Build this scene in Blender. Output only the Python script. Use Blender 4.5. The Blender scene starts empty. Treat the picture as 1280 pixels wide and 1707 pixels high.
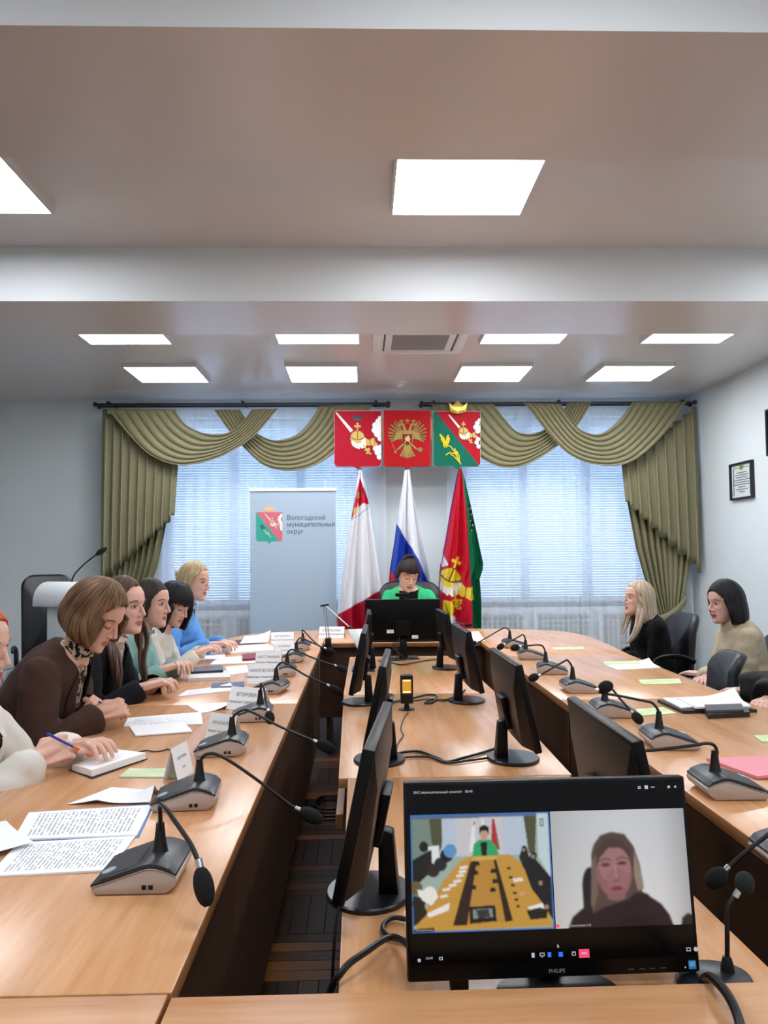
import bpy, bmesh, math, random
import numpy as np
from mathutils import Vector, Matrix, Euler, noise
from mathutils.geometry import tessellate_polygon
random.seed(7)
SC = bpy.context.scene
COL = SC.collection
rad = math.radians
# ------------------------------------------------------------------ camera, world, exposure
F, CX, CY = 1350.0, 640.0, 853.5
CAM = Vector((0, 0, 1.35))
PITCH, YAW = math.degrees(math.atan(71.5 / F)), math.degrees(math.atan(38 / F))
cd = bpy.data.cameras.new('camera'); cam = bpy.data.objects.new('camera', cd); COL.objects.link(cam)
cd.sensor_fit = 'VERTICAL'; cd.sensor_height = 36.0; cd.lens = F / 1707 * 36.0; cd.clip_start = 0.02
RC = Euler((rad(90 + PITCH), 0, rad(-YAW))).to_matrix() @ Matrix.Rotation(rad(-.5), 3, 'Z')
cam.location = CAM; cam.rotation_euler = RC.to_euler()
SC.camera = cam
SC.view_settings.view_transform = 'Standard'; SC.view_settings.look = 'None'
SC.view_settings.gamma = 1.0; SC.view_settings.use_curve_mapping = False
SC.view_settings.exposure = 0.0
PANEL_STRENGTH = 18.0
world = bpy.data.worlds.new('sky'); SC.world = world; world.use_nodes = True
bg = world.node_tree.nodes['Background']; bg.inputs[0].default_value = (0.50, 0.70, 1.0, 1); bg.inputs[1].default_value = 3.5
try:
    SC.cycles.max_bounces = 8; SC.cycles.transparent_max_bounces = 12; SC.cycles.use_denoising = True
    SC.cycles.sample_clamp_indirect = 6.0
except Exception: pass
def ray(px, py): return RC @ Vector(((px - CX) / F, -(py - CY) / F, -1))
def at(px, py, Z=0.752):                     # point of the horizontal plane Z seen at a pixel
    d = ray(px, py); return CAM + d * ((Z - CAM.z) / d.z)
def atY(px, py, Y):                          # point of the vertical plane Y seen at a pixel
    d = ray(px, py); return CAM + d * (Y / d.y)
# ------------------------------------------------------------------ helpers
def lin(c):
    if isinstance(c, str):
        c = c.lstrip('#'); c = tuple(int(c[i:i + 2], 16) / 255 for i in (0, 2, 4))
    return tuple(x / 12.92 if x <= .04045 else ((x + .055) / 1.055) ** 2.4 for x in c)
MATS = {}
def mat(name, col='#808080', rough=.5, metal=0., spec=.5, noise_amt=0., noise_scale=20., bump=0., bump_scale=60., emit=0., stretch=None, sheen=0., coat=0., trans=0., vcol=False, col2=None, alpha=1.):
    if name in MATS: return MATS[name]
    m = bpy.data.materials.new(name); m.use_nodes = True; MATS[name] = m
    nt = m.node_tree; N = nt.nodes; L = nt.links; b = N['Principled BSDF']
    c = lin(col); b.inputs['Base Color'].default_value = (*c, 1); b.inputs['Roughness'].default_value = rough
    b.inputs['Metallic'].default_value = metal; b.inputs['Specular IOR Level'].default_value = spec
    if sheen: b.inputs['Sheen Weight'].default_value = sheen
    if coat: b.inputs['Coat Weight'].default_value = coat; b.inputs['Coat Roughness'].default_value = .1
    if trans: b.inputs['Transmission Weight'].default_value = trans
    if alpha < 1: b.inputs['Alpha'].default_value = alpha
    if emit:
        b.inputs['Emission Color'].default_value = (*c, 1); b.inputs['Emission Strength'].default_value = emit
    tc = N.new('ShaderNodeTexCoord'); mp = N.new('ShaderNodeMapping'); L.new(tc.outputs['Object'], mp.inputs[0])
    if stretch: mp.inputs['Scale'].default_value = stretch
    if noise_amt or col2:
        n = N.new('ShaderNodeTexNoise'); n.inputs['Scale'].default_value = noise_scale; n.inputs['Detail'].default_value = 5
        L.new(mp.outputs[0], n.inputs['Vector'])
        mx = N.new('ShaderNodeMix'); mx.data_type = 'RGBA'; rp = N.new('ShaderNodeMapRange')
        rp.inputs[1].default_value = .3; rp.inputs[2].default_value = .7
        L.new(n.outputs['Fac'], rp.inputs[0]); L.new(rp.outputs[0], mx.inputs[0])
        c2 = lin(col2) if col2 else tuple(x * (1 - noise_amt) for x in c)
        mx.inputs[6].default_value = (*c, 1); mx.inputs[7].default_value = (*c2, 1)
        L.new(mx.outputs[2], b.inputs['Base Color'])
    if vcol:
        a = N.new('ShaderNodeAttribute'); a.attribute_name = 'Col'
        L.new(a.outputs['Color'], b.inputs['Base Color'])
        if emit: L.new(a.outputs['Color'], b.inputs['Emission Color'])
    if bump:
        n2 = N.new('ShaderNodeTexNoise'); n2.inputs['Scale'].default_value = bump_scale; n2.inputs['Detail'].default_value = 4
        L.new(mp.outputs[0], n2.inputs['Vector'])
        bp = N.new('ShaderNodeBump'); bp.inputs['Strength'].default_value = bump; bp.inputs['Distance'].default_value = .01
        L.new(n2.outputs['Fac'], bp.inputs['Height']); L.new(bp.outputs[0], b.inputs['Normal'])
    return m
def wood(name, c1, c2, axis='Y', rough=.3, scale=1.):
    if name in MATS: return MATS[name]
    m = mat(name, c1, rough); nt = m.node_tree; N = nt.nodes; L = nt.links; b = N['Principled BSDF']
    tc = N.new('ShaderNodeTexCoord'); mp = N.new('ShaderNodeMapping'); L.new(tc.outputs['Object'], mp.inputs[0])
    s = {'Y': (9, .7, 9), 'X': (.7, 9, 9), 'Z': (9, 9, .7)}[axis]; mp.inputs['Scale'].default_value = tuple(x * scale for x in s)
    n = N.new('ShaderNodeTexNoise'); n.inputs['Scale'].default_value = 2.2; n.inputs['Detail'].default_value = 8; n.inputs['Distortion'].default_value = .8
    n2 = N.new('ShaderNodeTexNoise'); n2.inputs['Scale'].default_value = 14; n2.inputs['Detail'].default_value = 3
    L.new(mp.outputs[0], n.inputs['Vector']); L.new(mp.outputs[0], n2.inputs['Vector'])
    ad = N.new('ShaderNodeMath'); ad.operation = 'MULTIPLY_ADD'; ad.inputs[1].default_value = .35
    L.new(n2.outputs['Fac'], ad.inputs[0]); L.new(n.outputs['Fac'], ad.inputs[2])
    r = N.new('ShaderNodeMapRange'); r.inputs[1].default_value = .42; r.inputs[2].default_value = .95; L.new(ad.outputs[0], r.inputs[0])
    mx = N.new('ShaderNodeMix'); mx.data_type = 'RGBA'; mx.inputs[6].default_value = (*lin(c1), 1); mx.inputs[7].default_value = (*lin(c2), 1)
    L.new(r.outputs[0], mx.inputs[0]); L.new(mx.outputs[2], b.inputs['Base Color'])
    return m
def setp(o, label=None, cat=None, group=None, kind=None):
    if label: o['label'] = label
    if cat: o['category'] = cat
    if group: o['group'] = group
    if kind: o['kind'] = kind
    return o
def thing(name, label, cat, loc=(0, 0, 0), rotz=0., group=None):
    o = bpy.data.objects.new(name, None); COL.objects.link(o); o.location = loc; o.rotation_euler = (0, 0, rotz)
    o.empty_display_size = .05
    return setp(o, label, cat, group)
def link(name, me, parent=None):
    o = bpy.data.objects.new(name, me); COL.objects.link(o)
    if parent: o.parent = parent
    return o
def copy_tree(o, parent=None):
    c = o.copy(); COL.objects.link(c); c.parent = parent
    for ch in o.children: copy_tree(ch, c)
    return c
def frames(pts):
    pts = [Vector(p) for p in pts]; n = len(pts); T = []
    for i in range(n):
        a = pts[max(i - 1, 0)]; b = pts[min(i + 1, n - 1)]; t = (b - a)
        T.append(t.normalized() if t.length > 1e-9 else Vector((0, 0, 1)))
    u = T[0].orthogonal().normalized(); out = []
    for i in range(n):
        if i:
            q = T[i - 1].rotation_difference(T[i]); u = q @ u
        u = (u - T[i] * u.dot(T[i])).normalized(); out.append((pts[i], T[i], u, T[i].cross(u)))
    return out
def spline(pts, n=8):                        # Catmull-Rom through points
    P = [Vector(p) for p in pts]; P = [P[0] * 2 - P[1]] + P + [P[-1] * 2 - P[-2]]; out = []
    for i in range(1, len(P) - 2):
        for k in range(n):
            t = k / n; a, b, c, d = P[i - 1], P[i], P[i + 1], P[i + 2]
            out.append(.5 * ((2 * b) + (c - a) * t + (2 * a - 5 * b + 4 * c - d) * t * t + (-a + 3 * b - 3 * c + d) * t ** 3))
    out.append(P[-2]); return out
class MB:
    def __init__(s): s.v = []; s.f = []; s.m = []; s.M = Matrix()
    def add(s, v, f, mi=0):
        k = len(s.v); s.v += [tuple(s.M @ Vector(p)) for p in v]; s.f += [tuple(i + k for i in q) for q in f]; s.m += [mi] * len(f); return s
    def box(s, x0, x1, y0, y1, z0, z1, mi=0):
        v = [(x, y, z) for z in (z0, z1) for y in (y0, y1) for x in (x0, x1)]
        return s.add(v, [(0, 2, 3, 1), (4, 5, 7, 6), (0, 1, 5, 4), (2, 6, 7, 3), (0, 4, 6, 2), (1, 3, 7, 5)], mi)
    def tube(s, pts, r, n=8, cap=True, mi=0, ell=1.):
        fr = frames(pts); k = len(fr); r = r if isinstance(r, (list, tuple)) else [r] * k; v = []; f = []
        for (p, t, u, w), q in zip(fr, r):
            for j in range(n):
                a = 2 * math.pi * j / n; v.append(p + u * (math.cos(a) * q) + w * (math.sin(a) * q * ell))
        for i in range(k - 1):
            for j in range(n):
                f.append((i * n + j, i * n + (j + 1) % n, (i + 1) * n + (j + 1) % n, (i + 1) * n + j))
        if cap: f.append(tuple(range(n))[::-1]); f.append(tuple((k - 1) * n + j for j in range(n)))
        return s.add(v, f, mi)
    def lathe(s, prof, n=24, o=(0, 0, 0), sx=1., sy=1., mi=0):
        v = []; f = []; k = len(prof)
        for r, z in prof:
            for j in range(n):
                a = 2 * math.pi * j / n; v.append((o[0] + math.cos(a) * r * sx, o[1] + math.sin(a) * r * sy, o[2] + z))
        for i in range(k - 1):
            for j in range(n): f.append((i * n + j, i * n + (j + 1) % n, (i + 1) * n + (j + 1) % n, (i + 1) * n + j))
        f.append(tuple(range(n))[::-1]); f.append(tuple((k - 1) * n + j for j in range(n)))
        return s.add(v, f, mi)
    def prism(s, poly, z0, z1, mi=0):
        n = len(poly); v = [(x, y, z0) for x, y in poly] + [(x, y, z1) for x, y in poly]
        f = [tuple(range(n))[::-1], tuple(range(n, 2 * n))] + [(i, (i + 1) % n, n + (i + 1) % n, n + i) for i in range(n)]
        return s.add(v, f, mi)
    def ball(s, c, r, nu=16, nv=10, rot=None, mi=0):
        r = r if isinstance(r, (list, tuple)) else (r, r, r); v = [(0, 0, -1)]; f = []
        for i in range(1, nv):
            p = -math.pi / 2 + math.pi * i / nv
            for j in range(nu):
                a = 2 * math.pi * j / nu; v.append((math.cos(p) * math.cos(a), math.cos(p) * math.sin(a), math.sin(p)))
        v.append((0, 0, 1)); top = len(v) - 1
        for j in range(nu):
            f.append((0, 1 + (j + 1) % nu, 1 + j)); f.append((top, top - nu + j, top - nu + (j + 1) % nu))
        for i in range(nv - 2):
            for j in range(nu):
                a = 1 + i * nu; f.append((a + j, a + (j + 1) % nu, a + nu + (j + 1) % nu, a + nu + j))
        R = rot or Matrix.Identity(3)
        return s.add([Vector(c) + R @ Vector((p[0] * r[0], p[1] * r[1], p[2] * r[2])) for p in v], f, mi)
    def grid(s, fn, nu, nv, mi=0, flip=False):
        v = [fn(i / nu, j / nv) for j in range(nv + 1) for i in range(nu + 1)]; f = []
        for j in range(nv):
            for i in range(nu):
                a = j * (nu + 1) + i; q = (a, a + 1, a + nu + 2, a + nu + 1); f.append(q[::-1] if flip else q)
        return s.add(v, f, mi)
    def mesh(s, name='m', mats=None, smooth=True, bevel=0., seg=2, ang=40):
        me = bpy.data.meshes.new(name); me.from_pydata(s.v, [], s.f); me.update()
        for m in (mats if isinstance(mats, (list, tuple)) else [mats] if mats else []): me.materials.append(m)
        me.polygons.foreach_set('material_index', s.m)
        if bevel:
            bm = bmesh.new(); bm.from_mesh(me); bmesh.ops.recalc_face_normals(bm, faces=bm.faces)
            es = [e for e in bm.edges if len(e.link_faces) == 2 and e.calc_face_angle(0) > rad(30)]
            bmesh.ops.bevel(bm, geom=es, offset=bevel, segments=seg, profile=.5, affect='EDGES', clamp_overlap=True)
            bm.to_mesh(me); bm.free()
        if smooth:
            me.polygons.foreach_set('use_smooth', [True] * len(me.polygons))
            try: me.set_sharp_from_angle(angle=rad(ang))
            except Exception: pass
        me.update(); return me
    def build(s, name, mats=None, parent=None, **k): return link(name, s.mesh(name, mats, **k), parent)
def evalmesh(me, mods):
    o = bpy.data.objects.new('tmp', me); COL.objects.link(o)
    for typ, kw in mods:
        md = o.modifiers.new('m', typ)
        for a, b in kw.items(): setattr(md, a, b)
    dg = bpy.context.evaluated_depsgraph_get(); dg.update()
    out = bpy.data.meshes.new_from_object(o.evaluated_get(dg)); bpy.data.objects.remove(o); bpy.data.meshes.remove(me); return out
def text(txt, size, m, parent, M, name='lettering', align='LEFT', bold=0., ext=.0004, sx=1.):
    """lettering filled contour by contour, so glyphs drawn with overlapping strokes stay clean"""
    cu = bpy.data.curves.new('t', 'FONT'); cu.body = txt; cu.size = size; cu.align_x = align; cu.resolution_u = 3; cu.fill_mode = 'NONE'
    o = bpy.data.objects.new('t', cu); COL.objects.link(o); dg = bpy.context.evaluated_depsgraph_get(); dg.update()
    src = bpy.data.meshes.new_from_object(o.evaluated_get(dg)); bpy.data.objects.remove(o); bpy.data.curves.remove(cu)
    nxt = {}
    for e in src.edges: p, q = e.vertices; nxt.setdefault(p, []).append(q); nxt.setdefault(q, []).append(p)
    left = set(nxt); loops = []
    while left:
        st = min(left); lp = [st]; left.discard(st); cur = st
        while True:
            c = [w for w in nxt[cur] if w in left]
            if not c: break
            cur = (cur + 1) if (cur + 1) in c else c[0]; lp.append(cur); left.discard(cur)
        if len(lp) > 2: loops.append([src.vertices[i].co.copy() for i in lp])
    area = lambda L_: sum(L_[i - 1].x * L_[i].y - L_[i].x * L_[i - 1].y for i in range(len(L_))) / 2
    def within(p, L_):
        r = False
        for i in range(len(L_)):
            u, v = L_[i - 1], L_[i]
            if (u.y > p.y) != (v.y > p.y) and p.x < (v.x - u.x) * (p.y - u.y) / (v.y - u.y) + u.x: r = not r
        return r
    for L_ in loops:                         # stroke ends tucked into a stem are pulled back to its edge
        for i in range(len(L_)):
            u, v = L_[i - 1], L_[i]
            if abs(u.x - v.x) < 1e-6 and abs(u.y - v.y) > .3 * size:
                for p in L_:
                    if p is not u and p is not v and 1e-6 < abs(p.x - u.x) < .03 * size and min(u.y, v.y) < p.y < max(u.y, v.y): p.x = u.x + .0005 * size
    holes = [L_ for L_ in loops if any(K is not L_ and area(K) * area(L_) < 0 and abs(area(K)) > abs(area(L_)) and within(L_[0], K) for K in loops)]; outer = [L_ for L_ in loops if not any(L_ is h for h in holes)]; V = []; F_ = []
    for k, L_ in enumerate(outer):
        grp = [L_] + [h for h in holes if within(h[0], L_)]; base = len(V)
        for g in grp: V += [(p.x, p.y, (k % 4) * size * .004) for p in g]
        F_ += [tuple(base + i for i in t) for t in tessellate_polygon([[Vector((p.x, p.y, 0)) for p in g] for g in grp])]
    me = bpy.data.meshes.new(name); me.from_pydata(V, [], F_); bpy.data.meshes.remove(src)
    me.materials.append(m); me.transform(M @ Matrix.Diagonal((sx, 1, 1, 1))); return link(name, me, parent)
class Canvas:                                # flat print drawn with polygons, kept as face colours of a fine mesh
    def __init__(s, x0, y0, x1, y1, res, col):
        s.x0, s.y0, s.x1, s.y1 = x0, y0, x1, y1; s.w = max(2, int(round((x1 - x0) * res))); s.h = max(2, int(round(abs(y1 - y0) * res)))
        s.a = np.zeros((s.h, s.w, 3)); s.a[:] = lin(col); s.z = np.zeros((s.h, s.w))
        s.X, s.Y = np.meshgrid(x0 + (np.arange(s.w) + .5) / s.w * (x1 - x0), y0 + (np.arange(s.h) + .5) / s.h * (y1 - y0))
    def put(s, mask, col, z=None, al=1.):
        c = np.array(lin(col)); s.a[mask] = s.a[mask] * (1 - al) + c * al
        if z is not None: s.z[mask] = z if np.isscalar(z) else z[mask]
    def poly(s, pts, col, z=None, al=1.):
        m = np.zeros((s.h, s.w), bool); n = len(pts)
        for i in range(n):
            xa, ya = pts[i]; xb, yb = pts[(i + 1) % n]
            if ya == yb: continue
            c = ((ya > s.Y) != (yb > s.Y)) & (s.X < (xb - xa) * (s.Y - ya) / (yb - ya) + xa); m ^= c
        s.put(m, col, z, al); return m
    def ell(s, cx, cy, rx, ry, col, z=None, rot=0., al=1., dome=0.):
        c, n = math.cos(rot), math.sin(rot); X = s.X - cx; Y = s.Y - cy
        d = ((X * c + Y * n) / rx) ** 2 + ((-X * n + Y * c) / ry) ** 2
        if dome: z = (z or 0) + dome * np.sqrt(np.clip(1 - d, 0, 1))
        s.put(d < 1, col, z, al)
    def line(s, pts, w, col, z=None, al=1.):
        for (xa, ya), (xb, yb) in zip(pts[:-1], pts[1:]):
            dx, dy = xb - xa, yb - ya; q = dx * dx + dy * dy + 1e-12; t = np.clip(((s.X - xa) * dx + (s.Y - ya) * dy) / q, 0, 1)
            s.put((s.X - xa - t * dx) ** 2 + (s.Y - ya - t * dy) ** 2 < (w / 2) ** 2, col, z, al)
    def blur(s, k=1):
        for _ in range(k):
            for arr in ('a',):
                A = getattr(s, arr); P = np.pad(A, ((1, 1), (1, 1), (0, 0)), 'edge')
                setattr(s, arr, (P[:-2, 1:-1] + P[2:, 1:-1] + P[1:-1, :-2] + P[1:-1, 2:] + 2 * A) / 6)
    def mesh(s, name, fn, m, parent=None, mask=None, relief=False):
        """fn(x, y, z) maps drawing coordinates to a point"""
        xs = s.x0 + np.arange(s.w) / (s.w - 1) * (s.x1 - s.x0); ys = s.y0 + np.arange(s.h) / (s.h - 1) * (s.y1 - s.y0)
        v = [fn(x, y, s.z[j, i]) for j, y in enumerate(ys) for i, x in enumerate(xs)]
        i = np.arange(s.w - 1); j = np.arange(s.h - 1); I, J = np.meshgrid(i, j); a = (J * s.w + I).ravel()
        f = np.stack([a, a + s.w, a + s.w + 1, a + 1], 1)
        if mask is not None:
            xm = (xs[:-1] + xs[1:]) / 2; ym = (ys[:-1] + ys[1:]) / 2; XM, YM = np.meshgrid(xm, ym); f = f[mask(XM, YM).ravel()]
        me = bpy.data.meshes.new(name); me.from_pydata([tuple(p) for p in v], [], f.tolist())
        at_ = me.color_attributes.new('Col', 'FLOAT_COLOR', 'POINT'); c = np.ones((s.w * s.h, 4), np.float32); c[:, :3] = s.a.reshape(-1, 3)
        at_.data.foreach_set('color', c.ravel()); me.materials.append(m)
        me.polygons.foreach_set('use_smooth', [True] * len(me.polygons))
        bm = bmesh.new(); bm.from_mesh(me); loose = [q for q in bm.verts if not q.link_faces]; bmesh.ops.delete(bm, geom=loose, context='VERTS'); bm.to_mesh(me); bm.free()
        return link(name, me, parent)
def lerp(a, b, t): return a + (b - a) * t
def interp(xs, ys, x): return float(np.interp(x, xs, ys))
# ------------------------------------------------------------------ materials
M_WALL = mat('wall_paint', '#dfe5e6', .75, noise_amt=.03, noise_scale=3, bump=.05, bump_scale=180)
M_BEAM = mat('beam_paint', '#e6eaec', .6, noise_amt=.02, noise_scale=4)
M_CEIL = mat('stretch_ceiling', '#dedada', .25, spec=.5, bump=.02, bump_scale=2)
M_WHITE = mat('white_plastic', '#eef0f0', .4)
M_BLACK = mat('black_plastic', '#0a0a0c', .42, spec=.35, bump=.05, bump_scale=300)
M_BLACKS = mat('satin_black', '#17191d', .3)
M_RUBBER = mat('cable_rubber', '#0c0c0d', .45)
M_METAL = mat('brushed_metal', '#b9bcc0', .3, metal=1.)
M_DMETAL = mat('dark_metal', '#4a4c52', .4, metal=.9)
M_WOOD_Y = wood('oak_laminate_long', '#d9a67a', '#bf8656', 'Y', .26)
M_WOOD_X = wood('oak_laminate_cross', '#d9a67a', '#bf8656', 'X', .26)
M_EDGE = wood('oak_edge_band', '#a87448', '#8a5a36', 'Y', .4)
M_PANEL = wood('dark_walnut_panel', '#5a3c28', '#3e291b', 'X', .5)
M_PAPER = mat('paper_white', '#f2f3f5', .7)
M_LEATHER = mat('grey_leather', '#1e252d', .38, bump=.15, bump_scale=140)
M_LEATHB = mat('black_leather', '#0a0b0d', .4, bump=.15, bump_scale=140)
# ------------------------------------------------------------------ room shell
XL, XR, YF, YB, ZC = -4.3, 3.34, -2.2, 8.12, 2.92
fl = MB(); fl.box(XL - .2, XR + .2, YF - .2, YB + .2, -.12, -.004)
def parquet_mat():
    m = mat('parquet_far', '#3a2a20', .45, spec=.12); nt = m.node_tree; N = nt.nodes; L = nt.links; b = N['Principled BSDF']
    tc = N.new('ShaderNodeTexCoord'); ch = N.new('ShaderNodeTexChecker'); ch.inputs['Scale'].default_value = 1 / .32
    L.new(tc.outputs['Object'], ch.inputs['Vector'])
    br = []
    for rot in (0, 90):
        mp = N.new('ShaderNodeMapping'); mp.inputs['Rotation'].default_value = (0, 0, rad(rot)); L.new(tc.outputs['Object'], mp.inputs[0])
        t = N.new('ShaderNodeTexBrick'); t.offset = 0; t.inputs['Scale'].default_value = 1; t.inputs['Brick Width'].default_value = .32
        t.inputs['Row Height'].default_value = .064; t.inputs['Mortar Size'].default_value = .002
        t.inputs['Color1'].default_value = (*lin('#38261b'), 1); t.inputs['Color2'].default_value = (*lin('#20150f'), 1); t.inputs['Mortar'].default_value = (*lin('#120c09'), 1)
        L.new(mp.outputs[0], t.inputs['Vector']); br.append(t)
    mx = N.new('ShaderNodeMix'); mx.data_type = 'RGBA'; L.new(ch.outputs['Fac'], mx.inputs[0]); L.new(br[0].outputs[0], mx.inputs[6]); L.new(br[1].outputs[0], mx.inputs[7])
    L.new(mx.outputs[2], b.inputs['Base Color']); return m
floor = fl.build('floor', parquet_mat(), smooth=False); setp(floor, 'dark brown basket-weave parquet floor between the tables', kind='structure')
pm = [mat('parquet_dark', '#2a190f', .45, spec=.12, noise_amt=.3, noise_scale=8, stretch=(2, 12, 2)), mat('parquet_mid', '#4c2c18', .45, spec=.12, noise_amt=.3, noise_scale=8, stretch=(2, 12, 2)), mat('parquet_light', '#7a4c28', .45, spec=.12, noise_amt=.25, noise_scale=8, stretch=(2, 12, 2))]
pb = []
for k in range(3):
    q = MB(); q.box(-.159, .159, -.031, .031, -.004, .004); pb.append(q.mesh('parquet_strip', pm[k], bevel=.001, seg=1))
rr = random.Random(3); nstrip = 0
for cx0, cells in ((-.40, 2), (.56, 1)):
    for iy in range(14):
        for ix in range(cells):
            x = cx0 + (ix + .5) * .32; y = 1.05 + (iy + .5) * .32; h = (ix + iy + (cx0 > 0)) % 2
            for k in range(5):
                o = (k - 2) * .064; me = pb[rr.choice((0, 0, 1, 1, 2)) if h else rr.choice((0, 0, 0, 1))]
                st = link('parquet_strip', me, floor); st.location = (x, y + o, 0) if h else (x + o, y, 0)
                st.rotation_euler = (0, 0, 0 if h else rad(90)); nstrip += 1
cl = MB(); cl.box(XL - .2, XR + .2, YF - .2, YB + .2, ZC, ZC + .12)
setp(cl.build('ceiling', M_CEIL, smooth=False), 'grey satin stretch ceiling between white beams', kind='structure')
for i, (y0, y1) in enumerate(((1.925, 2.585), (4.065, 4.69))):
    b = MB(); b.box(XL - .1, XR + .1, y0, y1, 2.642, ZC + .01)
    o = b.mesh('beam', [M_BEAM, M_CEIL], smooth=False)
    for p in o.polygons:
        if p.normal.z < -.5: p.material_index = 1
    setp(link('trim_%d' % (i + 1), o), ('white ceiling beam nearest the camera along the top edge', 'white ceiling beam across the middle of the ceiling')[i], kind='structure')
w = MB(); w.box(XR, XR + .15, YF - .2, YB + .2, 0, ZC); setp(w.build('wall_right', M_WALL, smooth=False), 'pale painted right wall with framed certificates', kind='structure')
w = MB(); w.box(XL - .15, XL, YF - .2, YB + .2, 0, ZC); setp(w.build('wall_left', M_WALL, smooth=False), 'pale painted left wall out of frame', kind='structure')
w = MB(); w.box(XL - .15, XR + .15, YF - .15, YF, 0, ZC); setp(w.build('wall_front', M_WALL, smooth=False), 'pale painted wall behind the camera', kind='structure')
WIN = [(-1.98, .06), (1.02, 2.98)]; WZ0, WZ1 = .84, 2.74
w = MB(); D0, D1 = YB, YB + .32
xs = [XL - .15, WIN[0][0], WIN[0][1], WIN[1][0], WIN[1][1], XR + .15]
for i in range(5):
    if i in (1, 3): w.box(xs[i], xs[i + 1], D0, D1, 0, WZ0); w.box(xs[i], xs[i + 1], D0, D1, WZ1, ZC)
    else: w.box(xs[i], xs[i + 1], D0, D1, 0, ZC)
setp(w.build('wall_back', M_WALL, smooth=False), 'pale blue grey back wall with two curtained windows', kind='structure')
for nm, bx in (('baseboard_right', (XR - .02, XR, YF, YB, 0, .09)), ('baseboard_left', (XL, XL + .02, YF, YB, 0, .09))):
    b = MB(); b.box(*bx); setp(b.build(nm, M_WHITE, bevel=.004), 'white baseboard along the %s wall' % nm.split('_')[1], kind='structure')
# windows, blinds, sheers, radiator screens
M_FRAME = mat('window_frame_white', '#e8ecf0', .4)
M_GLASS = mat('window_glass', '#ffffff', .02); nt = M_GLASS.node_tree; N = nt.nodes; L = nt.links
tr = N.new('ShaderNodeBsdfTransparent'); gl = N.new('ShaderNodeBsdfGlossy'); gl.inputs['Roughness'].default_value = .03; ms = N.new('ShaderNodeMixShader'); ms.inputs[0].default_value = .08
L.new(tr.outputs[0], ms.inputs[1]); L.new(gl.outputs[0], ms.inputs[2]); L.new(ms.outputs[0], N['Material Output'].inputs[0])
def cloth_thin(name, col, tcol, transl, transp, stripes=False):
    m = mat(name, col, .8); nt = m.node_tree; N = nt.nodes; L = nt.links
    d = N.new('ShaderNodeBsdfDiffuse'); d.inputs[0].default_value = (*lin(col), 1); t = N.new('ShaderNodeBsdfTranslucent'); t.inputs[0].default_value = (*lin(tcol), 1)
    a = N.new('ShaderNodeMixShader'); a.inputs[0].default_value = transl; L.new(d.outputs[0], a.inputs[1]); L.new(t.outputs[0], a.inputs[2])
    out = a
    if transp:
        p = N.new('ShaderNodeBsdfTransparent'); q = N.new('ShaderNodeMixShader'); q.inputs[0].default_value = transp
        L.new(a.outputs[0], q.inputs[1]); L.new(p.outputs[0], q.inputs[2]); out = q
    L.new(out.outputs[0], N['Material Output'].inputs[0]); return m
M_SLAT = cloth_thin('blind_slat', '#dfe8f2', '#d3e2f2', .16, 0)
M_SHEER = cloth_thin('sheer_voile', '#f4f7fa', '#f2f6fa', .40, .44)
def grille_mat():
    m = mat('radiator_screen', '#d8dde0', .5); nt = m.node_tree; N = nt.nodes; L = nt.links; b = N['Principled BSDF']
    tc = N.new('ShaderNodeTexCoord'); mp = N.new('ShaderNodeMapping'); mp.inputs['Rotation'].default_value = (0, rad(45), 0); mp.inputs['Scale'].default_value = (28, 28, 28)
    L.new(tc.outputs['Object'], mp.inputs[0]); ck = N.new('ShaderNodeTexChecker'); ck.inputs['Scale'].default_value = 1.; L.new(mp.outputs[0], ck.inputs[0])
    ck.inputs[1].default_value = (*lin('#dfe3e6'), 1); ck.inputs[2].default_value = (*lin('#6f7880'), 1); L.new(ck.outputs[0], b.inputs['Base Color']); return m
M_GRILLE = grille_mat()
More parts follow.
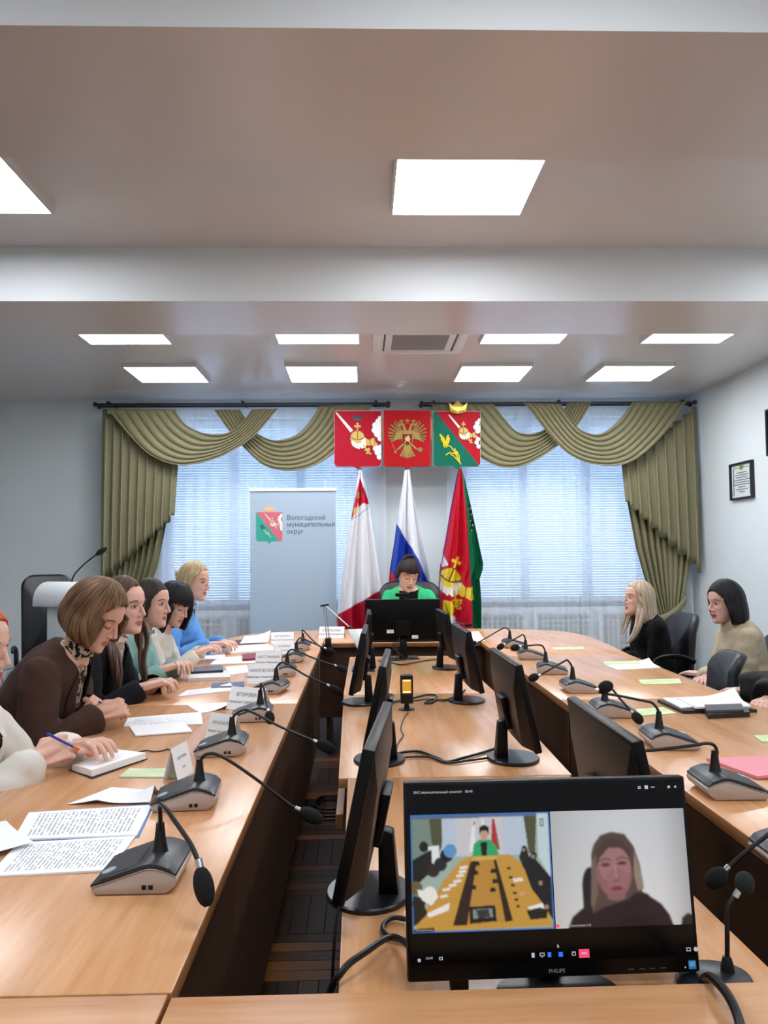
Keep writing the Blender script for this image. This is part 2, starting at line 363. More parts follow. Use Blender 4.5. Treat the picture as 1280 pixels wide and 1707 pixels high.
for i, (x0, x1) in enumerate(WIN):
    side = ('left', 'right')[i]; zt = WZ1
    wn = thing('window_%d' % (i + 1), 'white framed window behind %s sheer curtain' % side, None, ((x0 + x1) / 2, YB + .2, 0)); wn['kind'] = 'structure'
    hw = (x1 - x0) / 2
    fr = MB()
    for bx in ((-hw, hw, -.03, .03, WZ0, WZ0 + .07), (-hw, hw, -.03, .03, zt - .07, zt), (-hw, -hw + .07, -.03, .03, WZ0, zt), (hw - .07, hw, -.03, .03, WZ0, zt)): fr.box(*bx)
    fr.build('window_frame', M_FRAME, wn, bevel=.004, seg=1)
    for k in (-1, 1):
        q = MB(); q.box(k * hw / 3 - .045, k * hw / 3 + .045, -.035, .035, WZ0 + .05, zt - .05); q.build('mullion', M_FRAME, wn, bevel=.004, seg=1)
    for k in (-1, 0, 1):
        q = MB(); q.box(k * 2 * hw / 3 - hw / 3 + .05, k * 2 * hw / 3 + hw / 3 - .05, -.004, .004, WZ0 + .06, zt - .06); q.build('pane', M_GLASS, wn, smooth=False)
    q = MB(); q.box(-hw, hw, -.2, -.02, WZ0 - .03, WZ0); q.build('window_sill', M_FRAME, wn, bevel=.006)
    # three venetian blinds per window
    for k in (-1, 0, 1):
        bx0 = k * 2 * hw / 3 - hw / 3 + .01; bx1 = k * 2 * hw / 3 + hw / 3 - .01
        bt = thing('venetian_blind', '%s white venetian blind of the %s window' % (('leftmost', 'middle', 'rightmost')[k + 1], side), 'blind', ((x0 + x1) / 2, YB + .12, 0), 0, 'venetian blinds behind the sheers')
        q = MB(); q.box(bx0, bx1, -.015, .015, zt - .035, zt - .005); q.build('headrail', M_FRAME, bt, bevel=.003)
        q = MB(); n = 70
        for s in range(n):
            z = lerp(WZ0 + .05, zt - .05, (s + .5) / n); h = .0125; a = rad(54)
            for e in (0,):
                y_, z_ = math.cos(a) * h, math.sin(a) * h
                q.add([(bx0, -y_, z + z_), (bx1, -y_, z + z_), (bx1, .001, z + .0015), (bx0, .001, z + .0015), (bx1, y_, z - z_), (bx0, y_, z - z_)], [(0, 1, 2, 3), (3, 2, 4, 5)])
        setp(q.build('slats', M_SLAT, bt), kind='stuff')
        q = MB(); q.box(bx0, bx1, -.014, .014, WZ0 + .02, WZ0 + .04); q.build('bottom_rail', M_FRAME, bt, bevel=.003)
    # radiator screens
    for k in range(3):
        xa = x0 + .03 + k * (x1 - x0) / 3; xb = xa + (x1 - x0) / 3 - .06
        rt = thing('radiator_screen', '%s white perforated radiator screen under the %s window' % (('leftmost', 'middle', 'rightmost')[k], side), 'radiator screen', ((xa + xb) / 2, YB - .06, 0), 0, 'radiator screens under the windows')
        q = MB(); W = (xb - xa) / 2
        q.box(-W, W, -.02, .06, 0, .06); q.box(-W, W, -.02, .06, .74, .78); q.box(-W, -W + .04, -.02, .06, .06, .74); q.box(W - .04, W, -.02, .06, .06, .74); q.build('frame', M_FRAME, rt, bevel=.004)
        q = MB(); q.box(-W + .035, W - .035, -.008, .0, .05, .75); q.build('perforated_sheet', M_GRILLE, rt, smooth=False)
# sheers: hang from the rods to the floor
ROD = [(atY(160, 677, 7.86).x, atY(647, 674, 7.86).x), (atY(703, 676, 7.86).x, XR - .04)]
ZROD = atY(400, 676, 7.86).z
for i, (x0, x1) in enumerate(((ROD[0][0] + .25, ROD[0][1] - .02), (ROD[1][0] + .25, XR - .05))):
    g = MB()
    g.grid(lambda u, v: (lerp(x0, x1, u) + .006 * math.sin(u * 61), 8.0 + (.012 + .022 * v) * math.sin(u * 2 * math.pi * 17 + 1.4 * math.sin(u * 23)) , lerp(ZROD - .01, .03, v)), 300, 8)
    s = g.build('sheer_curtain', M_SHEER, None, ang=180); setp(s, 'white sheer voile curtain in front of the %s window' % ('left', 'right')[i], 'sheer curtain', 'sheer curtains at the windows')
# ------------------------------------------------------------------ curtains
def curtain_mat():
    m = mat('olive_satin', '#827c5a', .5, sheen=.1, bump=.03, bump_scale=400); return m
M_CURT = curtain_mat()
YC = 7.80
def swag(parent, upper, lower, y0, folds=7, amp=.032, n=48, sc=2.4615, ox=140, oy=650):
    up = spline([(ox + a / sc, oy + b / sc, 0) for a, b in upper], 10); lo = spline([(ox + a / sc, oy + b / sc, 0) for a, b in lower], 10)
    def samp(c, s):
        d = [0]
        for a, b in zip(c[:-1], c[1:]): d.append(d[-1] + (b - a).length)
        s *= d[-1]; xs = [p.x for p in c]; ys = [p.y for p in c]; return np.interp(s, d, xs), np.interp(s, d, ys)
    g = MB()
    def fn(u, v):
        # fold wave: pull the cloth into rounded pleats running along the swag
        ph = v * folds + .25 * math.sin(u * 6 + v * 3); fr_ = ph - math.floor(ph)
        vv = v + .30 / folds * math.sin(2 * math.pi * ph) * .6
        vv = min(max(vv, 0), 1)
        xa, ya = samp(up, u); xb, yb = samp(lo, u); x = lerp(xa, xb, vv); y = lerp(ya, yb, vv)
        p = atY(x, y, y0); mid = math.sin(math.pi * min(max(u, 0), 1)) ** .5
        dep = amp * (.35 + .65 * mid) * (0.5 + .5 * math.cos(2 * math.pi * ph)) + .06 * mid * v
        return (p.x, y0 - dep, p.z)
    g.grid(fn, n, folds * 10)
    me = evalmesh(g.mesh('swag', M_CURT, ang=180), [('SOLIDIFY', dict(thickness=.006, offset=1)), ('SUBSURF', dict(levels=0, render_levels=0))])
    me.polygons.foreach_set('use_smooth', [True] * len(me.polygons)); me.materials.clear(); me.materials.append(M_CURT)
    return link('swag', me, parent)
def cascade(parent, xi, xo, ztop_i, ztop_o, zb_i, zb_o, y0, n=8):
    """pleated tail: inner edge xi to outer edge xo, hem stepping down in a zig-zag"""
    g = MB()
    def fn(u, v):
        ph = u * n; fr_ = ph - math.floor(ph); tri = 2 * abs(fr_ - .5)
        x = lerp(xi, xo, u) + (xo - xi) / n * .55 * math.sin(2 * math.pi * fr_) * .6; d = .055 * (1 - math.cos(2 * math.pi * fr_)) / 2
        zt = lerp(ztop_i, ztop_o, u); zb = lerp(zb_i, zb_o, (math.floor(ph) + min(1, fr_ * 1.15) ** 2.2) / n)
        return (x - (1 if xo > xi else -1) * .03 * (1 - u) * (1 - v), y0 - .02 - d * (.45 + .55 * v), lerp(zt, zb, v))
    g.grid(fn, n * 14, 16)
    me = evalmesh(g.mesh('cascade_tail', M_CURT, ang=180), [('SOLIDIFY', dict(thickness=.005, offset=0))]); me.polygons.foreach_set('use_smooth', [True] * len(me.polygons))
    return link('cascade_tail', me, parent)
def drape(parent, edge_in, edge_out, y0, n=9):
    """tied-back drape: rows of (z, x_in, x_out)"""
    zs = [e[1] for e in edge_in]; g = MB()
    def fn(u, v):
        z = lerp(zs[0], zs[-1], v); xa = np.interp(-z, [-q for q in zs], [e[0] for e in edge_in]); xb = np.interp(-z, [-e[1] for e in edge_out], [e[0] for e in edge_out])
        wd = abs(xb - xa); ph = u * n * 2 * math.pi
        return (lerp(xa, xb, u) + .1 * wd / n * math.sin(ph + 1), y0 + .035 * math.sin(ph) * (.6 + .4 * math.sin(u * 7)) , z)
    g.grid(fn, n * 12, 40)
    me = evalmesh(g.mesh('drape', M_CURT, ang=180), [('SOLIDIFY', dict(thickness=.004, offset=0))]); me.polygons.foreach_set('use_smooth', [True] * len(me.polygons))
    return link('drape', me, parent)
def P7(a, b, Y=YC): return atY(140 + a / 2.4615, 650 + b / 2.4615, Y)
def P8(a, b, Y=YC): return atY(660 + a / 2.0645, 650 + b / 2.0645, Y)
ct = thing('curtain', 'olive satin swagged curtain with tail on the left window', 'curtain', (0, 0, 0), 0, 'olive curtains')
swag(ct, [(375, 80), (420, 140), (500, 178), (580, 180), (640, 145), (690, 80)], [(95, 76), (180, 180), (270, 268), (380, 312), (500, 300), (600, 262), (705, 190), (797, 78)], YC - .05)
swag(ct, [(640, 82), (690, 160), (740, 195), (800, 208), (880, 180), (940, 110), (965, 66)], [(535, 82), (600, 172), (660, 240), (740, 312), (830, 335), (930, 322), (1020, 270), (1120, 170), (1185, 62)], YC + .02)
a, b, c, d = P7(375, 300), P7(76, 85), P7(352, 500), P7(118, 760)
cascade(ct, P7(372, 300).x, P7(72, 300).x, P7(372, 300).z, ZROD - .03, P7(330, 515).z, P7(90, 800).z, YC + .03, 9)
pi = [P7(340, 300), P7(345, 400), P7(330, 520), P7(290, 720), P7(262, 800), P7(230, 900), P7(215, 960), P7(250, 1100), P7(250, 1500), P7(250, 1800)]
po = [P7(78, 300), P7(78, 600), P7(80, 800), P7(100, 960), P7(76, 1100), P7(70, 1800)]
def zclip(L): return [(p.x, max(p.z, .03)) for p in L]
drape(ct, zclip(pi), zclip(po), YC + .1)
# tie band
def tie(parent, xa, za, xb, zb):
    sp = spline([(xa, YC + .10, za + .01), (lerp(xa, xb, .12), YC + .035, lerp(za, zb, .05)), (lerp(xa, xb, .5), YC + .02, lerp(za, zb, .45) - .025), (lerp(xa, xb, .9), YC + .04, lerp(za, zb, .88)), (xb, YC + .12, zb)], 8); n_ = len(sp) - 1
    g = MB(); g.grid(lambda u, v: sp[int(round(u * n_))] + Vector((0, -.010 * math.sin(math.pi * v), (v - .5) * .085)), n_, 6); me = evalmesh(g.mesh('tie_band', M_CURT, ang=180), [('SOLIDIFY', dict(thickness=.006, offset=0))]); me.polygons.foreach_set('use_smooth', [True] * len(me.polygons)); link('tie_band', me, parent)
tie(ct, P7(205, 975).x, P7(205, 975).z, P7(95, 930).x, P7(95, 930).z)
ct2 = thing('curtain', 'olive satin swagged curtain with tail on the right window', 'curtain', (0, 0, 0), 0, 'olive curtains')
k8 = dict(sc=2.0645, ox=660, oy=650)
swag(ct2, [(335, 48), (400, 128), (440, 150), (500, 142), (560, 92), (590, 45)], [(120, 50), (200, 165), (290, 240), (370, 272), (450, 257), (545, 200), (620, 125), (672, 42)], YC + .02, **k8)
swag(ct2, [(565, 48), (610, 115), (650, 145), (700, 152), (760, 110), (812, 42)], [(438, 45), (520, 155), (600, 232), (700, 263), (800, 250), (890, 180), (950, 110), (1000, 40)], YC - .05, **k8)
cascade(ct2, P8(788, 258).x, P8(1042, 300).x, P8(788, 258).z, ZROD - .03, P8(815, 385).z, P8(1040, 630).z, YC + .03, 8)
pi = [P8(790, 255), P8(805, 380), P8(835, 540), P8(870, 660), P8(905, 760), P8(915, 790), P8(925, 900), P8(900, 1100), P8(900, 1600)]
po = [P8(1030, 255), P8(1035, 500), P8(1015, 640), P8(1000, 720), P8(990, 790), P8(1010, 900), P8(1030, 1100), P8(1030, 1600)]
drape(ct2, zclip(pi), zclip(po), YC + .1)
tie(ct2, P8(905, 795).x, P8(905, 795).z, P8(1012, 715).x, P8(1012, 715).z)
for i, (x0, x1) in enumerate(ROD):
    rt = thing('curtain_rod', 'dark metal double curtain rod above the %s window' % ('left', 'right')[i], 'curtain rod', (0, 0, 0), 0, 'curtain rods')
    for y, z in ((7.84, ZROD + .012), (7.96, ZROD + .012)):
        g = MB(); g.tube([(x0, y, z), (x1, y, z)], .011, 10); g.build('rod', M_DMETAL, rt)
        for x in (x0, x1):
            g = MB(); g.ball((x, y, z), .024, 12, 8); g.build('finial', M_DMETAL, rt)
    for x in (x0 + .12, (x0 + x1) / 2, x1 - .12):
        g = MB(); g.box(x - .012, x + .012, 7.82, YB, ZROD + .024, ZROD + .04); g.build('bracket', M_DMETAL, rt, bevel=.002)
# ------------------------------------------------------------------ ceiling fittings
M_DIFF = mat('light_diffuser', '#f4f9ff', .5, emit=PANEL_STRENGTH); M_LFRAME = mat('light_frame', '#d4d8da', .45)
rows = [('far row by the curtains', 6.54, (-1.93, -.617, .826, 2.008)), ('second row behind the middle beam', 5.24, (-1.953, -.598, .867, 2.053)), ('near row between the beams', 2.995, (-1.963, .14, 2.24)), ('row above the camera', .7, (-1.95, .13, 2.21)), ('row behind the camera', -1.3, (-1.95, .13, 2.21))]
for nm, y0, xs_ in rows:
    for k, x0 in enumerate(xs_):
        pos = ('leftmost', 'second from left', 'third from left', 'rightmost')[k] if len(xs_) == 4 else ('left', 'middle', 'right')[k]
        t = thing('ceiling_light', '%s square LED ceiling panel of the %s' % (pos, nm), 'ceiling light', (x0 + .3, y0 + .3, ZC), 0, 'square LED ceiling panels')
        f = MB()
        for bx in ((-.3, .3, -.3, -.288), (-.3, .3, .288, .3), (-.3, -.288, -.288, .288), (.288, .3, -.288, .288)): f.box(*bx, -.034, .0)
        f.build('frame', M_LFRAME, t, smooth=False)
        f = MB(); f.box(-.288, .288, -.288, .288, -.032, -.012); f.build('diffuser', M_DIFF, t, smooth=False)
t = thing('ceiling_air_conditioner', 'white square cassette air conditioner with brown grille between the ceiling lights', 'air conditioner', (.43, 5.79, ZC))
f = MB(); f.prism([(-.34, -.34), (.34, -.34), (.34, .34), (-.34, .34)], -.035, 0); f.build('panel', M_WHITE, t, bevel=.012)
f = MB(); f.box(-.2, .2, -.2, .2, -.04, -.033); f.build('grille', mat('ac_grille', '#8d8984', .6), t, bevel=.002)
for s in (-1, 1):
    f = MB(); f.box(s * .285 - .022, s * .285 + .022, -.24, .24, -.042, -.034); f.build('louver', M_WHITE, t, bevel=.004)
    f = MB(); f.box(s * .255 - .006, s * .255 + .006, -.24, .24, -.037, -.0345); f.build('slot', M_BLACK, t, smooth=False)
    f = MB(); f.box(-.24, .24, s * .285 - .022, s * .285 + .022, -.042, -.034); f.build('louver', M_WHITE, t, bevel=.004)
t = thing('smoke_detector', 'small round white smoke detector on the ceiling', 'smoke detector', (.36, 7.28, ZC))
f = MB(); f.lathe([(.05, 0), (.052, -.012), (.045, -.018), (.04, -.035), (.03, -.046)][::-1], 24); f.build('body', M_WHITE, t)
f = MB(); f.lathe([(.042, -.026), (.044, -.023)], 24); f.build('slot_ring', M_BLACK, t)
# ------------------------------------------------------------------ tables
TZ, CZ = .75, .70
def table(name, label, poly, grain, z=TZ, panels=(), legs=(), group='conference tables', rails=(), panel_z=(.10, .722)):
    cx = sum(p[0] for p in poly) / len(poly); cy = sum(p[1] for p in poly) / len(poly)
    t = thing(name, label, 'table', (cx, cy, 0), 0, group)
    lp = [(x - cx, y - cy) for x, y in poly]
    a = sum(lp[i][0] * lp[(i + 1) % len(lp)][1] - lp[(i + 1) % len(lp)][0] * lp[i][1] for i in range(len(lp)))
    if a < 0: lp = lp[::-1]
    m = MB(); m.prism(lp, z - .03, z)
    me = m.mesh('tabletop', [M_WOOD_Y if grain == 'Y' else M_WOOD_X, M_EDGE], bevel=.0025, seg=2)
    for p in me.polygons:
        if abs(p.normal.z) < .3: p.material_index = 1
    link('tabletop', me, t)
    for x0, x1, y0, y1 in panels:
        q = MB(); q.box(x0 - cx, x1 - cx, y0 - cy, y1 - cy, panel_z[0], z - .03); q.build('modesty_panel', M_PANEL, t, bevel=.002, seg=1)
    for x0, x1, y0, y1 in legs:
        q = MB(); q.box(x0 - cx, x1 - cx, y0 - cy, y1 - cy, 0, z - .03); q.build('leg_panel', M_PANEL, t, bevel=.002, seg=1)
    for x0, x1, y0, y1, z0, z1 in rails:
        q = MB(); q.box(x0 - cx, x1 - cx, y0 - cy, y1 - cy, z0, z1); q.build('side_rail', M_EDGE, t, bevel=.002, seg=1)
    return t
IL, IR, OL, OR, NE = -.266, .812, -1.0, 1.537, 1.157
gA = 'oak conference tables in a ring'
def side(x0, x1, y0, y1, xi): return dict(panels=[(xi - .009, xi + .009, y0 + .01, y1 - .01)], legs=[(min(x0, x1) + .08, max(x0, x1) - .055, y0 + .03, y0 + .055), (min(x0, x1) + .08, max(x0, x1) - .055, y1 - .055, y1 - .03)])
table('conference_table', 'oak left table nearest the camera, under the open documents', [(OL, NE + .002), (IL, NE + .002), (IL, 3.338), (OL, 3.338)], 'Y', group=gA, **side(OL, IL, NE + .05, 3.338, -.305))
table('conference_table', 'oak left table further along, under the name cards', [(OL, 3.342), (IL, 3.342), (IL, 4.898), (OL, 4.898)], 'Y', group=gA, **side(OL, IL, 3.342, 4.898, -.305))
oc = [(v.x, v.y) for v in spline([(OL, 4.902, 0), (-1.04, 5.35, 0), (-1.03, 5.75, 0), (-.95, 6.06, 0), (-.83, 6.33, 0), (-.59, 6.48, 0), (-.268, 6.58, 0)], 5)]
table('conference_table', 'oak rounded corner table at the far left beside the blue shirt', oc + [(-.268, 5.58), (-.268, 4.902)], 'Y', panels=[(-.314, -.296, 4.91, 5.65)], legs=[(-.9, -.32, 5.0, 5.025)], group=gA)
table('conference_table', 'oak head table in front of the woman in green', [(-.264, 5.58), (.810, 5.58)] + [(v.x, v.y) for v in spline([(.810, 6.56, 0), (.28, 6.62, 0), (-.264, 6.58, 0)], 6)], 'X', panels=[(-.294, .843, 5.63, 5.65)], legs=[(-.25, -.225, 5.67, 6.3), (.775, .80, 5.67, 6.3)], group=gA, panel_z=(.24, .722))
q = MB(); q.box(-.2965, -.290, 4.893, 4.907, .30, .66); q.M = Matrix(); jt = q.build('gap_light_strip', M_METAL, None, bevel=.001, seg=1); setp(jt, 'thin bright strip added as light coming through the gap between left table panels', 'strip')  # light coming through the panel gap, built as a bright metal strip
oc = [(v.x, v.y) for v in spline([(.814, 6.56, 0), (1.08, 6.53, 0), (1.32, 6.43, 0), (1.54, 6.23, 0), (1.63, 5.88, 0), (1.62, 5.32, 0), (1.58, 4.802, 0)], 5)]
table('conference_table', 'oak rounded corner table at the far right by the window', oc + [(.814, 4.802)], 'Y', panels=[(.845, .863, 4.81, 5.65)], legs=[(.87, 1.45, 5.0, 5.025)], group=gA)
table('conference_table', 'oak right table in the middle with green flyers', [(IR, 3.342), (OR, 3.342), (1.58, 4.798), (IR, 4.798)], 'Y', group=gA, **side(.79, OR, 3.342, 4.798, .854))
table('conference_table', 'oak right table nearest the camera with the pink folder', [(IR, NE + .002), (OR, NE + .002), (OR, 3.338), (IR, 3.338)], 'Y', group=gA, **side(.79, OR, NE + .05, 3.338, .854))
table('conference_table', 'oak table corner at the bottom left of the frame', [(OL, .40), (-.270, .40), (-.270, NE - .002), (OL, NE - .002)], 'X', legs=[(-.93, -.91, .5, 1.0)], panels=[(-.93, -.29, .45, .468)], group=gA)
table('conference_table', 'oak table along the bottom edge below the video screen', [(-.264, .40), (OR, .40), (OR, NE - .002), (-.264, NE - .010)], 'X', legs=[(-.24, -.22, .5, 1.0), (1.45, 1.47, .5, 1.0)], panels=[(-.24, 1.45, .45, .468)], group=gA)
gC = 'low oak tables down the middle'
table('monitor_table', 'low oak middle table nearest the camera under the video screen', [(-.038, 1.0), (.640, 1.0), (.605, 2.400), (-.045, 2.400)], 'Y', z=CZ, panels=[(.05, .068, 1.1, 2.3), (.55, .568, 1.1, 2.3)], legs=[(.068, .55, 1.1, 1.12), (.068, .55, 2.2, 2.22)], group=gC)
table('monitor_table', 'low oak middle table, second from the camera, with the amber lantern', [(-.072, 2.404), (.614, 2.404), (.625, 3.823), (-.088, 3.823)], 'Y', z=CZ, panels=[(.05, .068, 2.5, 3.75), (.55, .568, 2.5, 3.75)], legs=[(.068, .55, 2.5, 2.52), (.068, .55, 3.7, 3.72)], group=gC, rails=[(-.085, -.06, 2.52, 3.8, .515, .56)])
table('monitor_table', 'low oak middle table furthest from the camera, under the rear-facing monitor', [(-.090, 3.827), (.625, 3.827), (.60, 5.23), (-.08, 5.23)], 'Y', z=CZ, panels=[(.05, .068, 3.9, 5.15), (.55, .568, 3.9, 5.15)], legs=[(.068, .55, 3.9, 3.92), (.068, .55, 5.1, 5.12)], group=gC)
# ------------------------------------------------------------------ monitors
M_BEZ = mat('monitor_black', '#050506', .4, spec=.22); M_BACK = mat('monitor_back_grey', '#101317', .38, spec=.32); M_DISP = mat('display_off', '#05060a', .12)
M_BASE = mat('monitor_base_dark', '#14181c', .32)
def monitor(label, loc, face, tilt=12, clear=.07, w=.445, h=.262, base='oval', on=False, group='desktop monitors', zt=CZ, back=M_BACK, col_h=.13, by=.03):
    t = thing('desktop_monitor', label, 'monitor', (loc[0], loc[1], zt), face, group)
    R = Matrix.Translation((0, 0, clear)) @ Matrix.Rotation(rad(-tilt), 4, 'X')
    q = MB(); q.M = R; q.box(-w / 2, w / 2, -.012, .010, 0, h); q.build('bezel', M_BEZ, t, bevel=.004)
    q = MB(); q.M = R
    b0, b1 = .012, .032; W = w / 2 - .006
    v = [(-W, .0095, .006), (W, .0095, .006), (W, .0095, h - .006), (-W, .0095, h - .006), (-W * .8, .036, .02), (W * .8, .036, .02), (W * .86, .026, h * .72), (-W * .86, .026, h * .72)]
    q.add(v, [(4, 5, 1, 0), (5, 6, 2, 1), (6, 7, 3, 2), (7, 4, 0, 3), (7, 6, 5, 4), (0, 1, 2, 3)]); q.build('back_shell', back, t, bevel=.003)
    if not on:
        q = MB(); q.M = R; q.box(-w / 2 + .014, w / 2 - .014, -.0128, -.0118, .024, h - .012); q.build('display', M_DISP, t, smooth=False)
    q = MB(); q.M = R @ Matrix.Translation((0, .034, h * .36)); q.box(-.05, .05, -.004, .014, -.05, .05); q.build('mount_plate', M_BEZ, t, bevel=.004)
    q = MB(); yb = .062
    q.add([(-.026, yb - .012, .008), (.026, yb - .012, .008), (.026, yb + .026, .008), (-.026, yb + .026, .008), (-.019, yb - .012, col_h), (.019, yb - .012, col_h), (.019, yb + .016, col_h - .008), (-.019, yb + .016, col_h - .008)],
          [(3, 2, 1, 0), (4, 5, 6, 7), (0, 1, 5, 4), (1, 2, 6, 5), (2, 3, 7, 6), (3, 0, 4, 7)]); q.build('column', M_BEZ, t, bevel=.004)
    q = MB()
    if base == 'oval': q.lathe([(.98, 0), (1, .003), (1, .008), (.97, .011)], 40, (0, by, 0), .094, .082)
    else: q.box(-.095, .095, -.05, .08, 0, .008)
    q.build('base', M_BASE, t, bevel=0 if base == 'oval' else .003)
    return t
L90, R90 = rad(-90), rad(90)
monitor('black monitor on the middle table, left side, nearest the camera', (-.02, 1.593), L90 - rad(6))
monitor('black monitor on the middle table, left side, second from the camera', (.022, 2.60), L90 - rad(4))
monitor('black monitor on the middle table, left side, third from the camera', (-.04, 3.604), L90 - rad(2))
monitor('black monitor on a square foot, left side, beside the desk lamp', (-.01, 4.655), L90, base='square')
monitor('large black monitor right behind the video screen', (.525, 1.62), R90)
monitor('black monitor on the middle table, right side, second from the camera', (.505, 2.588), R90 + rad(1))
monitor('black monitor on the middle table, right side, third from the camera', (.49, 3.611), R90 + rad(2))
mm = monitor('black monitor on the middle table, right side, furthest from the camera', (.51, 4.655), R90 + rad(2))
mc = monitor('black monitor seen from behind in front of the green jacket', (atY(671, 1050, 5.15).x, 5.15), rad(180), tilt=6, clear=.10, w=.475, h=.272, base='square', back=mat('monitor_back_black', '#050607', .5, spec=.15))
q = MB(); q.box(-.045, .045, .0, .03, .386, .408); q.box(-.02, .02, -.012, .03, .36, .388); q.build('webcam', M_BEZ, mc, bevel=.004)
for x, z, w_ in ((.08, .16, .045), (-.075, .125, .04)):
    q = MB(); q.box(x - w_ / 2, x + w_ / 2, .0505, .0515, z, z + .022); q.build('sticker', M_PAPER, mc, smooth=False)
for k in range(4):
    q = MB(); q.tube(spline([(.02 + k * .012, .05, .14 - k * .01), (.035 + k * .01, .085, .07), (.05 - k * .02, .12, .006), (.1 + .02 * k, .14 + k * .015, .005)], 6), .0028, 6); q.build('cable', M_RUBBER, mc)
# the lit video screen
ph = monitor('wide black monitor showing the video call in the foreground', (.283, 1.24), rad(1.5), tilt=8, clear=.020, w=.44, h=.282, on=True, by=-.035)
PR = Matrix.Translation((0, 0, .020)) @ Matrix.Rotation(rad(-8), 4, 'X')
SW, SH = .44 / 1160, .282 / 752
def scr(x, y, z=0.): return PR @ Vector((-.22 + x * SW, -.0124 - z, .282 - y * SH))
def emis(name):
    m = mat(name, '#000000', .25, vcol=True, emit=1.); b = m.node_tree.nodes['Principled BSDF']
    for l in list(m.node_tree.links):
        if l.to_socket == b.inputs['Base Color']: m.node_tree.links.remove(l)
    b.inputs['Base Color'].default_value = (.004, .004, .005, 1); return m
M_SCR = emis('screen_picture')
q = MB(); v = [scr(14, 14), scr(1146, 14), scr(1146, 690), scr(14, 690)]; q.add(v, [(3, 2, 1, 0)]); disp = q.build('display', mat('display_lit_black', '#030304', .22, emit=.2, spec=.25), ph, smooth=False)
c = Canvas(22, 127, 586, 572, .44, '#2f6fb8')
c.poly([(28, 133), (580, 133), (580, 566), (28, 566)], '#9db0a6')
c.poly([(28, 133), (150, 133), (150, 330), (28, 360)], '#8fa296'); c.poly([(28, 133), (120, 133), (110, 300), (28, 300)], '#76897f')
c.poly([(130, 133), (500, 133), (500, 290), (130, 290)], '#b9c6d6'); c.poly([(205, 133), (395, 133), (395, 290), (205, 290)], '#c9c8cc')
c.poly([(98, 140), (150, 138), (148, 250), (130, 285), (112, 280)], '#4e5136'); c.poly([(480, 138), (533, 138), (520, 290), (495, 285)], '#4e5136')
c.poly([(28, 133), (580, 133), (580, 142), (28, 146)], '#5a6a8c'); c.poly([(533, 133), (580, 133), (580, 380), (533, 300)], '#c3d3d6')
c.poly([(545, 155), (560, 153), (560, 185), (546, 184)], '#5a6a60'); c.poly([(549, 160), (556, 159), (556, 180), (550, 180)], '#c3d3d6')
c.poly([(92, 250), (135, 246), (138, 320), (100, 330)], '#dfe6e6')
c.ell(75, 250, 18, 20, '#0e1210'); c.poly([(28, 300), (105, 262), (108, 340), (60, 380), (28, 400)], '#141614')
for x0, x1 in ((275, 256), (310, 312)): c.poly([(x0, 148), (x0 + 8, 150), (x1 + 24, 275), (x1, 275)], '#e9e6ea')
c.poly([(278, 150), (284, 165), (274, 180)], '#c02838'); c.poly([(352, 150), (362, 152), (380, 270), (345, 260)], '#b8252e'); c.poly([(360, 155), (368, 260), (376, 268)], '#3a6a4a')
# ring of tables
c.poly([(255, 290), (420, 288), (470, 330), (560, 500), (580, 560), (28, 566), (40, 540), (150, 380), (215, 310)], '#c6953e')
c.poly([(280, 305), (262, 305), (182, 548), (240, 546), (268, 430), (285, 310)], '#2a1a10'); c.poly([(352, 305), (362, 302), (420, 535), (388, 540), (370, 430)], '#24160d')
c.poly([(285, 308), (352, 305), (390, 540), (238, 546)], '#b98838'); c.poly([(260, 310), (275, 292), (370, 292), (365, 305)], '#d6aa58')
for i, (x, y) in enumerate(((285, 310), (278, 345), (268, 400), (350, 340), (355, 380), (345, 410))): c.poly([(x - 9, y), (x + 9, y), (x + 12, y + 16), (x - 12, y + 16)], '#15130f')
c.poly([(248, 480), (352, 476), (356, 535), (250, 542)], '#12100e'); c.poly([(262, 490), (340, 487), (342, 520), (264, 524)], '#7d8f92'); c.poly([(275, 492), (325, 490), (330, 520), (285, 522)], '#2d3030')
for x, y in ((230, 330), (225, 345), (215, 360), (205, 380), (185, 395), (160, 410), (150, 435)): c.poly([(x - 16, y), (x + 14, y - 5), (x + 18, y + 5), (x - 12, y + 10)], '#e8e4dc')
c.poly([(80, 500), (172, 462), (168, 490), (90, 515)], '#ece9e4'); c.poly([(480, 488), (555, 470), (560, 490), (500, 506)], '#ece9e4')
for x, y in ((405, 335), (412, 370), (418, 400), (425, 430), (430, 455), (435, 480)): c.poly([(x, y), (x + 14, y), (x + 16, y + 9), (x, y + 9)], '#2a2420')
c.poly([(425, 380), (465, 376), (468, 390), (430, 393)], '#e6e2da'); c.poly([(450, 435), (470, 430), (474, 440), (452, 444)], '#d0a090')
c.poly([(455, 300), (470, 262), (490, 268), (500, 320), (490, 350), (470, 340)], '#1c1d1e'); c.poly([(470, 330), (505, 290), (540, 330), (580, 380), (580, 540), (545, 480), (500, 420)], '#12171a')
for x, y, r in ((478, 268, 11), (515, 295, 13), (540, 395, 15), (560, 485, 15)): c.ell(x, y, r, r * 1.1, '#151513'); c.ell(x - 3, y + 4, r * .6, r * .6, '#9c7c68')
c.poly([(475, 500), (530, 490), (560, 500), (555, 530), (490, 535)], '#17181a')
for x, y, cc in ((50, 460, '#17150f'), (40, 405, '#6a5a38'), (95, 425, '#e9e6e0'), (110, 340, '#2b2119'), (140, 318, '#20242a'), (165, 285, '#121212'), (180, 268, '#5d93c8')): c.ell(x, y, 26, 26, cc)
c.poly([(45, 410), (120, 420), (128, 440), (100, 470), (55, 445)], '#ebe8e2'); c.poly([(28, 430), (60, 440), (85, 500), (40, 540), (28, 545)], '#1d1a13')
